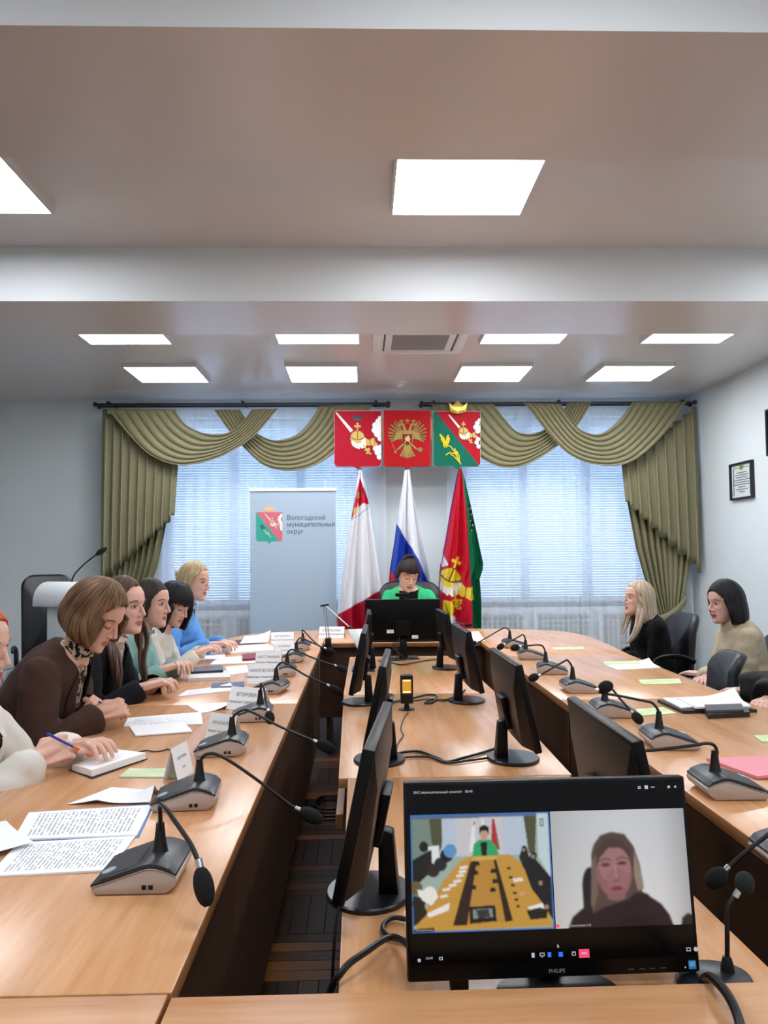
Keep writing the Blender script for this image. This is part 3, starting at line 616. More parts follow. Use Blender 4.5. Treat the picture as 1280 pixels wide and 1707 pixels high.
c.poly([(268, 292), (275, 245), (300, 228), (345, 230), (368, 262), (375, 290)], '#2fa463'); c.poly([(302, 240), (330, 238), (326, 290), (306, 290)], '#0d0d0d')
c.ell(318, 212, 16, 20, '#c89a84'); c.poly([(298, 210), (300, 182), (318, 172), (338, 182), (338, 212), (328, 195), (308, 196)], '#16110f')
c.poly([(28, 556), (108, 552), (110, 566), (28, 568)], '#0e0f12'); rn_ = np.random.RandomState(4); c.blur(2); c.a *= (.78 + .16 * rn_.rand(c.h, c.w, 1)); c.blur(1)
c.mesh('video_tile', lambda x, y, z: scr(x, y, .0005), M_SCR, ph)
c = Canvas(590, 127, 1142, 572, .44, '#c2c3c6')
t_ = np.clip((c.X - 590) / 552, 0, 1); s_ = np.clip((c.Y - 127) / 445, 0, 1)
g = np.array(lin('#b6b8bc'))[None, None, :] * (1 - s_[..., None]) + np.array(lin('#c9c6c6'))[None, None, :] * s_[..., None]
fall = np.clip(1.12 - .75 * np.abs(t_ - .55) ** 1.6 - .25 * (t_ > .8) * (t_ - .8) / .2, 0, 1.2); c.a = g * fall[..., None]
c.ell(740, 420, 34, 75, '#121318'); c.poly([(706, 420), (775, 390), (770, 560), (706, 520)], '#121318')
c.poly([(640, 572), (660, 530), (700, 500), (770, 470), (840, 480), (900, 470), (960, 450), (1020, 490), (1050, 530), (1065, 572)], '#1d0f16')
c.poly([(800, 500), (930, 436), (975, 455), (930, 520), (800, 540)], '#1d0f16')
c.poly([(748, 300), (760, 262), (790, 225), (835, 212), (890, 222), (925, 270), (945, 340), (955, 420), (945, 445), (915, 450), (890, 470), (780, 500), (745, 520), (735, 480), (752, 420)], '#4d3c36')
c.poly([(925, 290), (950, 380), (955, 430), (930, 440), (918, 380)], '#8a7866'); c.poly([(748, 330), (770, 300), (770, 440), (745, 510), (738, 470)], '#6a574c')
c.ell(838, 365, 72, 100, '#84595c', rot=-.05); c.ell(842, 340, 64, 70, '#96696b'); c.ell(850, 395, 46, 44, '#8f6163')
c.poly([(766, 350), (775, 280), (810, 240), (860, 235), (905, 280), (918, 350), (905, 310), (870, 275), (820, 275), (785, 310)], '#43332f')
c.ell(805, 338, 20, 7, '#4a2f34'); c.ell(872, 334, 20, 7, '#4a2f34'); c.line([(782, 322), (805, 314), (826, 320)], 5, '#4c3836'); c.line([(852, 318), (875, 311), (898, 318)], 5, '#4c3836')
c.line([(844, 345), (848, 388)], 7, '#a87c7c'); c.line([(852, 350), (856, 392)], 3, '#74494c'); c.ell(846, 398, 14, 6, '#7a5055'); c.ell(846, 428, 24, 8, '#6e2e3a'); c.ell(842, 460, 38, 14, '#7e585c')
c.poly([(1095, 572), (1100, 545), (1125, 528), (1142, 535), (1142, 572)], '#17171a'); c.blur(6)
c.mesh('video_tile', lambda x, y, z: scr(x, y, .0005), M_SCR, ph)
M_UIW = mat('screen_white', '#a9acb2', .5, emit=.6); M_UIB = mat('screen_blue', '#2a5fd0', .5, emit=.9); M_UIR = mat('screen_red', '#d23a60', .5, emit=1.)
def TM(x, y, z=.0007): return Matrix.Translation(scr(x, y, z)) @ Matrix.Rotation(rad(90 - 8), 4, 'X')
text('ВКС муниципальный комитет   00:40', .0052, M_UIW, ph, TM(38, 45))
text('10:49', .005, M_UIW, ph, TM(70, 668)); text('МИАЦ Дмитриева О.В.', .0042, M_UIW, ph, TM(612, 566))
text('Конференц-зал', .0035, M_UIW, ph, TM(34, 564)); text('PHILIPS', .0078, mat('logo_silver', '#9a9da2', .4), ph, TM(585, 733), align='CENTER', bold=.0001)
def uiq(x0, y0, x1, y1, m, nm='screen_icon', z=.0006):
    q = MB(); q.add([scr(x0, y0, z), scr(x1, y0, z), scr(x1, y1, z), scr(x0, y1, z)], [(3, 2, 1, 0)]); return q.build(nm, m, ph, smooth=False)
uiq(676, 650, 718, 682, M_UIR); uiq(686, 662, 708, 669, M_UIW, z=.0008); uiq(595, 658, 612, 675, M_UIB); uiq(552, 657, 566, 675, M_UIB)
for x0, y0, x1, y1 in ((488, 657, 500, 675), (520, 658, 540, 671), (528, 671, 532, 676), (648, 658, 664, 673), (1108, 658, 1126, 672), (40, 664, 52, 676), (124, 660, 138, 672), (960, 37, 972, 47), (988, 34, 1002, 48), (1014, 40, 1030, 43), (1084, 37, 1094, 47), (1112, 38, 1120, 46)): uiq(x0, y0, x1, y1, M_UIW)
for x0, y0, x1, y1 in ((523, 661, 537, 668), (651, 661, 661, 670), (1111, 661, 1123, 669), (127, 663, 135, 669), (963, 40, 969, 44)): uiq(x0, y0, x1, y1, M_BEZ, 'screen_icon', .0009)
for k in range(12):
    pass
q = MB(); q.M = Matrix.Translation(scr(1146, 665, .0007)) @ Matrix.Rotation(rad(82), 4, 'X'); q.lathe([(.0032, 0), (.0032, .0003)], 16); q.build('screen_icon', M_UIW, ph)
q = MB(); q.add([scr(592, 626, .0008), scr(600, 640, .0008), scr(592, 642, .0008)], [(2, 1, 0)]); q.build('screen_cursor', M_UIW, ph, smooth=False)
uiq(592, 556, 604, 568, M_UIR, 'screen_icon', .0008)
uiq(1112, 706, 1142, 738, mat('energy_sticker', '#2f9be6', .5), 'sticker', .0004); uiq(1116, 710, 1138, 728, mat('energy_sticker_light', '#7cc4f4', .5), 'sticker', .0006)
for x in (870, 915, 955, 1000): uiq(x, 728, x + 22, 732, mat('bezel_print', '#4a4d52', .5), 'button_mark', .0004)
uiq(1096, 728, 1101, 733, M_UIW, 'power_light', .0004)
q = MB(); q.box(-.155, -.128, .0, .02, .0005, .03); q.build('cable_plug', M_BEZ, ph, bevel=.002)
# ------------------------------------------------------------------ gooseneck microphones
M_SHELL = mat('mic_shell_champagne', '#b9a89d', .38, metal=.25); M_MTOP = mat('mic_top_dark', '#1f2429', .36, bump=.05, bump_scale=250); M_FOAM = mat('mic_foam', '#0b0c0d', .95, bump=.5, bump_scale=500)
def grille_dots():
    m = mat('mic_grille', '#3a4048', .5); nt = m.node_tree; N = nt.nodes; L = nt.links; b = N['Principled BSDF']
    tc = N.new('ShaderNodeTexCoord'); vo = N.new('ShaderNodeTexVoronoi'); vo.inputs['Scale'].default_value = 260; vo.inputs['Randomness'].default_value = 0
    L.new(tc.outputs['Object'], vo.inputs['Vector']); r = N.new('ShaderNodeValToRGB'); r.color_ramp.elements[0].position = .3; r.color_ramp.elements[0].color = (*lin('#0c0d10'), 1); r.color_ramp.elements[1].position = .45; r.color_ramp.elements[1].color = (*lin('#30363d'), 1)
    L.new(vo.outputs['Distance'], r.inputs[0]); L.new(r.outputs[0], b.inputs['Base Color']); return m
M_DOTS = grille_dots(); M_SILV = mat('mic_silver_line', '#d0d3d6', .25, metal=.9)
def extr(prof, y0, y1, nm, m, bev):
    q = MB(); n = len(prof); v = [(x, y0, z) for x, z in prof] + [(x, y1, z) for x, z in prof]
    q.add(v, [tuple(range(n)), tuple(range(2 * n - 1, n - 1, -1))] + [((i + 1) % n, i, n + i, n + (i + 1) % n) for i in range(n)])
    return q.mesh(nm, m, bevel=bev, seg=2)
def curve2(pts, n=6): return [(p.x, p.y) for p in spline([(a, b, 0) for a, b in pts], n)]
topl = curve2([(-.080, .014), (-.045, .024), (-.005, .037), (.022, .044), (.045, .040), (.070, .030)], 5)
ME_SHELL = extr([(-.079, .007), (-.07, 0.0015), (.052, 0.0015), (.068, .014), (.074, .026)] + topl[::-1], -.070, .070, 'shell', M_SHELL, .004)
ME_LINE = extr([(x * 1.004, z + .0005) for x, z in topl] + [(x * 1.004, z + .0025) for x, z in topl[::-1]], -.0705, .0705, 'trim_line', M_SILV, .0006)
tt = [(x * 1.015, z + .0025) for x, z in topl]
ME_TOP = extr(tt + [(x * 1.0, z + .011 - .004 * (abs(x) > .06)) for x, z in topl[::-1]], -.0715, .0715, 'top_cover', M_MTOP, .0035)
q = MB(); q.grid(lambda u, v: (lerp(-.068, -.004, u), lerp(-.058, .058, v), interp([p[0] for p in topl], [p[1] for p in topl], lerp(-.068, -.004, u)) + .0115), 10, 2); ME_DOT = q.mesh('speaker_grille', M_DOTS)
q = MB(); q.M = Matrix.Translation((-.058, -.035, .0315)) @ Matrix.Rotation(rad(-18), 4, 'Y'); q.lathe([(.013, 0), (.013, .0015)], 20); ME_LOGO = q.mesh('logo_disc', mat('mic_logo', '#aab0b6', .4))
q = MB()
for yy in (-.036, -.012, .012, .036):
    q.M = Matrix.Translation((.052, yy, .0475)) @ Matrix.Rotation(rad(22), 4, 'Y'); q.tube([(math.cos(a) * .008, math.sin(a) * .008, 0) for a in [k * math.pi / 8 for k in range(17)]], .0009, 5)
ME_BTN = q.mesh('button_rings', mat('mic_button', '#596069', .4))
q = MB(); q.box(.010, .018, -.0712, -.0705, .010, .018); q.box(.022, .030, -.0712, -.0705, .010, .018); ME_JACK = q.mesh('jack_sockets', M_BLACK, smooth=False)
q = MB(); q.lathe([(.016, 0), (.014, .006), (.010, .03), (.0075, .055)], 16); ME_SLV = q.mesh('neck_sleeve', M_RUBBER)
def mic(label, near, rot, neck, head, side=1, group='gooseneck conference microphones', z=TZ, hr=.0175, dy=0.):
    n = at(near[0], near[1], z); c = Vector((n.x, n.y + .072, z)); t = thing('gooseneck_microphone', label, 'microphone', c, rot, group)
    for nm, me in (('shell', ME_SHELL), ('trim_line', ME_LINE), ('top_cover', ME_TOP), ('speaker_grille', ME_DOT), ('logo_disc', ME_LOGO), ('button_rings', ME_BTN), ('jack_sockets', ME_JACK)): link(nm, me, t)
    Ri = Matrix.Rotation(-rot, 3, 'Z')
    foot = Vector((.025, 0, .05)); s = link('neck_sleeve', ME_SLV, t); s.location = foot
    nn_ = len(neck) - 1; pts = [Ri @ (atY(x, y, c.y - dy * (i / nn_) ** 1.3) - c) for i, (x, y) in enumerate(neck)]; d0 = foot + Vector((0, 0, .03)) - pts[0]
    pts = [foot + Vector((0, 0, .02))] + [p + d0 * (1 - i / (len(pts) - 1)) for i, p in enumerate(pts)]
    pts = [p for i, p in enumerate(pts) if i < 2 or True]
    # a slight real depth to the bend so the neck is not planar
    sp = spline(pts, 6); q = MB(); q.tube(sp, .0042, 8); q.build('gooseneck', M_RUBBER, t)
    a = sp[-1]; e = Ri @ (atY(head[0], head[1], c.y - dy * 1.12) - c); dr = (e - a)
    if dr.length < .03: dr = dr.normalized() * .045
    dr = dr.normalized() * min(max(dr.length, .048), .074); q = MB(); q.tube([a - dr * .12, a + dr * .12], .0062, 10); q.build('capsule_collar', M_SILV, t)
    L_ = 10; q = MB(); q.tube([a + dr * (.08 + .96 * i / L_) for i in range(L_ + 1)], [hr * max(.25, math.sqrt(max(0, 1 - ((i / L_ - .5) / .53) ** 2))) for i in range(L_ + 1)], 14); q.build('foam_windscreen', M_FOAM, t, ang=80)
    return t
ml = 'gooseneck microphone on the left tables, '
mic(ml + 'nearest the camera, head hanging down', (226, 1494), 0, [(269, 1420), (269, 1385), (268, 1360), (276, 1360), (292, 1378), (318, 1412), (332, 1440)], (346, 1508), dy=.19, hr=.0165)
mic(ml + 'second from the camera beside the curled sheet', (304, 1354), rad(4), [(337, 1290), (338, 1275), (347, 1263), (364, 1262), (390, 1275), (435, 1306), (480, 1340), (496, 1349)], (536, 1368))
mic(ml + 'third from the camera beside the tilted name card', (366, 1263), rad(2), [(391, 1215), (393, 1199), (406, 1188), (421, 1189), (469, 1213), (525, 1236)], (557, 1251))
mic(ml + 'fourth from the camera, head drooping on the base', (418, 1205), rad(4), [(438, 1164), (438, 1148), (438, 1141), (441, 1146), (444, 1168), (447, 1184)], (451, 1204), dy=.17)
mic(ml + 'fifth from the camera beside the largest name card', (448, 1158), rad(-10), [(460, 1128), (460, 1118), (468, 1108), (480, 1109), (508, 1126), (547, 1143)], (571, 1157))
mic(ml + 'sixth from the camera', (468, 1129), rad(2), [(471, 1100), (473, 1090), (481, 1084), (492, 1086), (530, 1101), (559, 1110)], (578, 1119))
mic(ml + 'seventh from the camera', (485, 1105), rad(-4), [(492, 1080), (493, 1071), (500, 1064), (514, 1069), (542, 1081)], (558, 1089))
mic(ml + 'furthest from the camera beside the desk lamp', (497, 1085), rad(-4), [(500, 1064), (500, 1055), (503, 1052), (516, 1064), (533, 1078)], (548, 1087))
mr = 'gooseneck microphone on the right tables, '
mic(mr + 'furthest from the camera by the window', (860, 1081), rad(180), [(852, 1064), (852, 1057), (844, 1050), (833, 1053), (803, 1069), (795, 1071)], (783, 1073))
mic(mr + 'seventh from the camera', (888, 1100), rad(176), [(877, 1078), (876, 1067), (872, 1060), (864, 1063), (841, 1074)], (829, 1081))
mic(mr + 'sixth from the camera, neck bent level', (924, 1125), rad(170), [(914, 1098), (911, 1085), (903, 1077), (882, 1077), (867, 1078)], (853, 1081))
mic(mr + 'fifth from the camera, neck bent low to the left', (972, 1157), rad(178), [(955, 1126), (954, 1115), (946, 1103), (938, 1105), (899, 1126)], (882, 1132))
mic(mr + 'fourth from the camera with drooping head', (1030, 1198), rad(176), [(1013, 1160), (1013, 1151), (1019, 1147), (1034, 1165), (1053, 1187)], (1070, 1205), dy=.17)
mic(mr + 'third from the camera behind the large monitor', (1128, 1252), rad(176), [(1102, 1205), (1101, 1191), (1090, 1176), (1074, 1171), (1034, 1162), (1004, 1156), (996, 1150)], (1020, 1141), hr=.019)
mic(mr + 'second from the camera beside the pink folder', (1232, 1336), rad(178), [(1222, 1275), (1221, 1261), (1210, 1247), (1191, 1243), (1167, 1245), (1100, 1251), (1030, 1255)], (990, 1258))
mic(mr + 'nearest the camera, reaching in from the right edge', (1375, 1475), rad(180), [(1345, 1410), (1343, 1385), (1325, 1382), (1300, 1398), (1248, 1427), (1212, 1448)], (1180, 1476))
# table microphone standing beside the video screen
b0 = at(1213, 1640, CZ); t = thing('table_microphone', 'upright table microphone with round foam head right of the video screen', 'microphone', (b0.x, b0.y, CZ))
q = MB(); q.lathe([(.98, 0), (1, .004), (.9, .014), (.3, .02)], 32, (-.02, .0, 0), .058, .05); q.build('base', M_BASE, t)
q = MB(); q.lathe([(.011, .012), (.009, .03), (.0062, .04)], 14); q.build('neck_sleeve', M_RUBBER, t)
pts = [atY(x, y, b0.y) - b0 for x, y in ((1212, 1610), (1212, 1570), (1212, 1542), (1213, 1515), (1220, 1500), (1230, 1488))]
q = MB(); q.tube(spline(pts, 5), .0036, 10); q.build('gooseneck', M_RUBBER, t)
q = MB(); q.tube([pts[-1] - Vector((.004, 0, .006)), pts[-1] + Vector((.003, 0, .005))], .0055, 10); q.build('capsule_collar', M_SILV, t)
q = MB(); q.ball(atY(1241, 1472, b0.y) - b0, (.0145, .0145, .017), 20, 14); q.build('foam_windscreen', mat('mic_foam_green', '#16221f', .95, bump=.5, bump_scale=600), t)
b0 = Vector((.62, 5.62, TZ)); t = thing('table_microphone', 'small dark microphone on the head table beside the papers', 'microphone', b0)
q = MB(); q.lathe([(.045, 0), (.045, .012), (.03, .022)], 24); q.build('base', M_BASE, t)
q = MB(); q.tube(spline([(0, 0, .02), (.0, 0, .10), (.03, 0, .125), (.09, -.02, .115)], 6), .004, 8); q.build('gooseneck', M_RUBBER, t)
q = MB(); q.ball((.115, -.02, .112), (.028, .013, .013), 14, 8); q.build('foam_windscreen', M_FOAM, t)
# ------------------------------------------------------------------ people
def remesh(mb, voxel, smooth=3, mats=None):
    me = mb.mesh('blob', None, smooth=False)
    me = evalmesh(me, [('REMESH', dict(mode='VOXEL', voxel_size=voxel, use_smooth_shade=True)), ('SMOOTH', dict(factor=.5, iterations=smooth))])
    me.materials.clear()
    for m in (mats or []): me.materials.append(m)
    return me
def cut(me, fn):
    bm = bmesh.new(); bm.from_mesh(me)
    bmesh.ops.delete(bm, geom=[f for f in bm.faces if fn(f.calc_center_median())], context='FACES'); bm.to_mesh(me); bm.free(); return me
def wrinkle(me, amp, sc=9., seed=0.):
    n = len(me.vertices); no = np.empty(n * 3, np.float32); me.vertices.foreach_get('normal', no); no = no.reshape(-1, 3)
    co = np.empty(n * 3, np.float32); me.vertices.foreach_get('co', co); co = co.reshape(-1, 3)
    d = np.array([noise.noise(Vector((c[0] * sc + seed, c[1] * sc, c[2] * sc * 1.7))) + .5 * noise.noise(Vector((c[0] * sc * 2.3 + seed, c[1] * sc * 2.3, c[2] * sc * 3.1))) for c in co.tolist()])
    me.vertices.foreach_set('co', (co + no * (amp * d)[:, None]).astype(np.float32).ravel()); me.update()
def skin_mat(nm, col): return mat('skin_' + nm, col, .5, noise_amt=.08, noise_scale=25, bump=.02, bump_scale=200)
def hair_mat(nm, c1, c2):
    key = 'hair_' + nm
    if key in MATS: return MATS[key]
    m = mat(key, c1, .45, spec=.22); nt = m.node_tree; N = nt.nodes; L = nt.links; b = N['Principled BSDF']
    uv = N.new('ShaderNodeUVMap'); mp = N.new('ShaderNodeMapping'); mp.inputs['Scale'].default_value = (90, 2.5, 1); L.new(uv.outputs[0], mp.inputs[0])
    n = N.new('ShaderNodeTexNoise'); n.inputs['Scale'].default_value = 1; n.inputs['Detail'].default_value = 4; L.new(mp.outputs[0], n.inputs['Vector'])
    r = N.new('ShaderNodeMapRange'); r.inputs[1].default_value = .35; r.inputs[2].default_value = .65; L.new(n.outputs['Fac'], r.inputs[0])
    mx = N.new('ShaderNodeMix'); mx.data_type = 'RGBA'; mx.inputs[6].default_value = (*lin(c1), 1); mx.inputs[7].default_value = (*lin(c2), 1); L.new(r.outputs[0], mx.inputs[0]); L.new(mx.outputs[2], b.inputs['Base Color'])
    bp = N.new('ShaderNodeBump'); bp.inputs['Strength'].default_value = .6; bp.inputs['Distance'].default_value = .004; L.new(n.outputs['Fac'], bp.inputs['Height']); L.new(bp.outputs[0], b.inputs['Normal'])
    return m
M_EYEW = mat('eye_white', '#cfc6c2', .3); M_IRIS = mat('eye_iris', '#2e2420', .2)
HEADZ = [-.120, -.116, -.105, -.090, -.070, -.050, -.030, 0, .030, .060, .085, .105, .117, .1205]
HEADW = [.006, .022, .036, .047, .056, .062, .067, .072, .074, .073, .064, .045, .022, .004]
HEADF = [.062, .072, .083, .087, .085, .085, .086, .087, .092, .087, .070, .044, .016, .002]
HEADB = [.044, .024, .000, -.022, -.045, -.066, -.082, -.094, -.100, -.100, -.088, -.062, -.032, -.006]
def head_mesh(mb, M, nose=1., jaw=1.):
    nr, nc = 44, 40; rows = []
    for j in range(nr):
        z = -.120 + .2405 * (0.5 - .5 * math.cos(math.pi * j / (nr - 1))) ; w = interp(HEADZ, HEADW, z) * (jaw if z < -.02 else 1); f = interp(HEADZ, HEADF, z); b = interp(HEADZ, HEADB, z)
        cy, hy = (f + b) / 2, (f - b) / 2; row = []
        for i in range(nc):
            a = 2 * math.pi * i / nc; c, s = math.cos(a), math.sin(a); e = .93
            x = w * math.copysign(abs(c) ** e, c); y = cy + hy * math.copysign(abs(s) ** e, s)
            if y > .03:
                for sx in (-1, 1):
                    y -= .013 * math.exp(-(((x - sx * .031) / .015) ** 2 + ((z - .002) / .013) ** 2))
                    y += .005 * math.exp(-(((x - sx * .040) / .016) ** 2 + ((z + .026) / .016) ** 2))
                y += .003 * math.exp(-((z - .022) / .008) ** 2) * math.exp(-(x / .05) ** 2)
                y -= .005 * math.exp(-((z + .088) / .007) ** 2) * math.exp(-(x / .03) ** 2)
            row.append((x, y, z))
        rows.append(row)
    v = [M @ Vector(p) for r in rows for p in r]; f = [(j * nc + i, j * nc + (i + 1) % nc, (j + 1) * nc + (i + 1) % nc, (j + 1) * nc + i) for j in range(nr - 1) for i in range(nc)]
    f += [tuple(range(nc))[::-1], tuple((nr - 1) * nc + i for i in range(nc))]; mb.add(v, f)
    T = lambda *p: M @ Vector(p); R3 = M.to_3x3()
    mb.tube([T(0, .080, .020), T(0, .089, .004), T(0, .095 + .005 * nose, -.018), T(0, .099 + .007 * nose, -.032), T(0, .092, -.042)], [.005, .0062, .0078, .0098, .006], 10)
    for s in (-1, 1):
        mb.ball(T(s * .0105, .091, -.039), (.0075, .0085, .0065), 10, 6, R3)
        mb.ball(T(s * .074, -.010, -.008), (.006, .017, .030), 10, 8, R3)
        mb.ball(T(s * .031, .0665, .001), (.0145, .0135, .0125), 12, 8, R3)
    mb.tube([T(-.024, .074, -.0645), T(-.010, .0865, -.0615), T(0, .0885, -.0625), T(.010, .0865, -.0615), T(.024, .074, -.0645)], [.002, .0042, .0044, .0042, .002], 8)
    mb.tube([T(-.022, .074, -.069), T(-.008, .0855, -.0735), T(.008, .0855, -.0735), T(.022, .074, -.069)], [.002, .0052, .0052, .002], 8)
    mb.ball(T(0, .072, -.103), (.020, .016, .014), 12, 8, R3)
def hand_mesh(mb, M, curl=.4, spread=1., side=1):
    """palm down, fingers along +Y, thumb towards side"""
    T = lambda *p: M @ Vector(p)
    mb.add([T(*p) for p in [(-.030, -.01, -.011), (.030, -.01, -.011), (.038, .075, -.010), (-.036, .075, -.010), (-.028, -.01, .012), (.028, -.01, .012), (.036, .075, .011), (-.034, .075, .011)]],
           [(3, 2, 1, 0), (4, 5, 6, 7), (0, 1, 5, 4), (1, 2, 6, 5), (2, 3, 7, 6), (3, 0, 4, 7)])
    mb.tube([T(0, -.05, 0), T(0, -.01, 0), T(0, .03, 0), T(0, .06, 0)], [.024, .025, .022, .016], 12, ell=.8)
    for k, (x, L_) in enumerate(((.029, .070), (.010, .080), (-.010, .074), (-.028, .058))):
        x *= side; p = Vector((x, .072, .001)); a = -.10; pts = [Vector((x * .9, .05, .0)), p]; sp = x * .9 * spread
        for seg, fr in ((.45, .55), (.30, 1.1), (.25, .8)):
            a -= curl * fr * 1.15; p = p + Vector((sp * seg * .6 * (1 - curl * .6), math.cos(a) * L_ * seg, math.sin(a) * L_ * seg)); pts.append(p)
        mb.tube([T(*q) for q in pts], [.0095, .0092, .0086, .0078, .0058], 10)
        mb.ball(T(*pts[-1]), .0058, 8, 6)
    pts = [Vector((side * .020, .012, -.004)), Vector((side * .040, .030, -.010)), Vector((side * (.050 - .012 * curl), .058, -.015)), Vector((side * (.046 - .028 * curl), .082, -.020))]
    mb.tube([T(*q) for q in pts], [.013, .0115, .0098, .0070], 10); mb.ball(T(*pts[-1]), .0070, 8, 6)
def hair_shell(spec, down, seed):
    """scalp cap that runs on as hanging hair; local head coordinates"""
    nphi, nt = 110, 30; th = spec.get('th', .012); rx, rf, rb, rz = .0785 + th, .091 + th, .107 + th, .1225 + th
    face = spec.get('face', 1.15); hl = spec.get('hairline', 48); L_ = spec.get('len', .1); bl = spec.get('back', L_); flare = spec.get('flare', 0.); part = spec.get('part', 0.); rnd = random.Random(seed)
    strands = [rnd.uniform(-1, 1) for _ in range(nphi + 1)]; nj0 = [rnd.uniform(-1, 1) for _ in range(nphi + 1)]; g = MB(); V = []; UV = []
    for i in range(nphi + 1):
        ph = -math.pi + 2 * math.pi * i / nphi; aph = abs(ph); s_, c_ = math.sin(ph), math.cos(ph); ry = rf if c_ > 0 else rb
        k = min(max((aph - face) / .34, 0), 1); k = k * k * (3 - 2 * k)
        s0 = min(max((aph - .28) / (face + .30 - .28), 0), 1); amax = lerp(rad(hl) * (1 + .05 * nj0[i] * (1 - k)), rad(92), s0 ** spec.get('hp', 1.5)); bk = min(max((aph - 1.7) / .9, 0), 1); hang = lerp(L_, bl, bk) * k
        fr = min(max((1.75 - aph) / .5, 0), 1)
        tot = amax * .1 + hang; nj = strands[i]
        for j in range(nt + 1):
            t = j / nt; cut_ = (amax * .1) / tot if tot > 0 else 1
            if t <= cut_:
                a = amax * t / cut_; q = Vector((rx * math.sin(a) * s_ + part * math.sin(a * 2) * .3, ry * math.sin(a) * c_ - .004, rz * math.cos(a)))
                bump_ = nj * .0022 * math.sin(a)
                q += Vector((s_, c_, .4)) * bump_
                if a > rad(70): q.z -= 0
            else:
                a = amax; q0 = Vector((rx * math.sin(a) * s_ + part * math.sin(a * 2) * .3, ry * math.sin(a) * c_ - .004, rz * math.cos(a)))
                h = (t - cut_) / (1 - cut_) * hang; h01 = h / max(hang, 1e-6)
                out = Vector((s_, c_ * .8, 0)); q = q0 + down * h + out * (nj * .0035 * (0.3 + h01) + flare * math.sin(h01 * math.pi * .75) * .03 - spec.get('tuck', 0) * h01 ** 2 * .04 + .002)
                q += Vector((0, spec.get('fwd', 0) * h01 * .06 * fr, 0)) - Vector((0, spec.get('bck', 0) * h01 * .05, 0))
                wv = spec.get('wave', 0)
                if wv: q += out * wv * .008 * math.sin(h * 38 + nj * 2.5) + Vector((c_, -s_, 0)) * wv * .006 * math.cos(h * 33 + nj * 2)
            V.append(q); UV.append((i / nphi, t))
    F_ = []
    for i in range(nphi):
        for j in range(nt):
            a = i * (nt + 1) + j; F_.append((a, a + nt + 1, a + nt + 2, a + 1))
    g.add(V, F_); me = g.mesh('hair', None, ang=180)
    uvl = me.uv_layers.new(name='UVMap'); li = np.empty(len(me.loops), np.int32); me.loops.foreach_get('vertex_index', li)
    uvl.data.foreach_set('uv', np.array(UV, np.float32)[li].ravel())
    me = evalmesh(me, [('SOLIDIFY', dict(thickness=spec.get('thick', .012), offset=-1)), ('SMOOTH', dict(factor=.4, iterations=1))])
    me.polygons.foreach_set('use_smooth', [True] * len(me.polygons)); return me
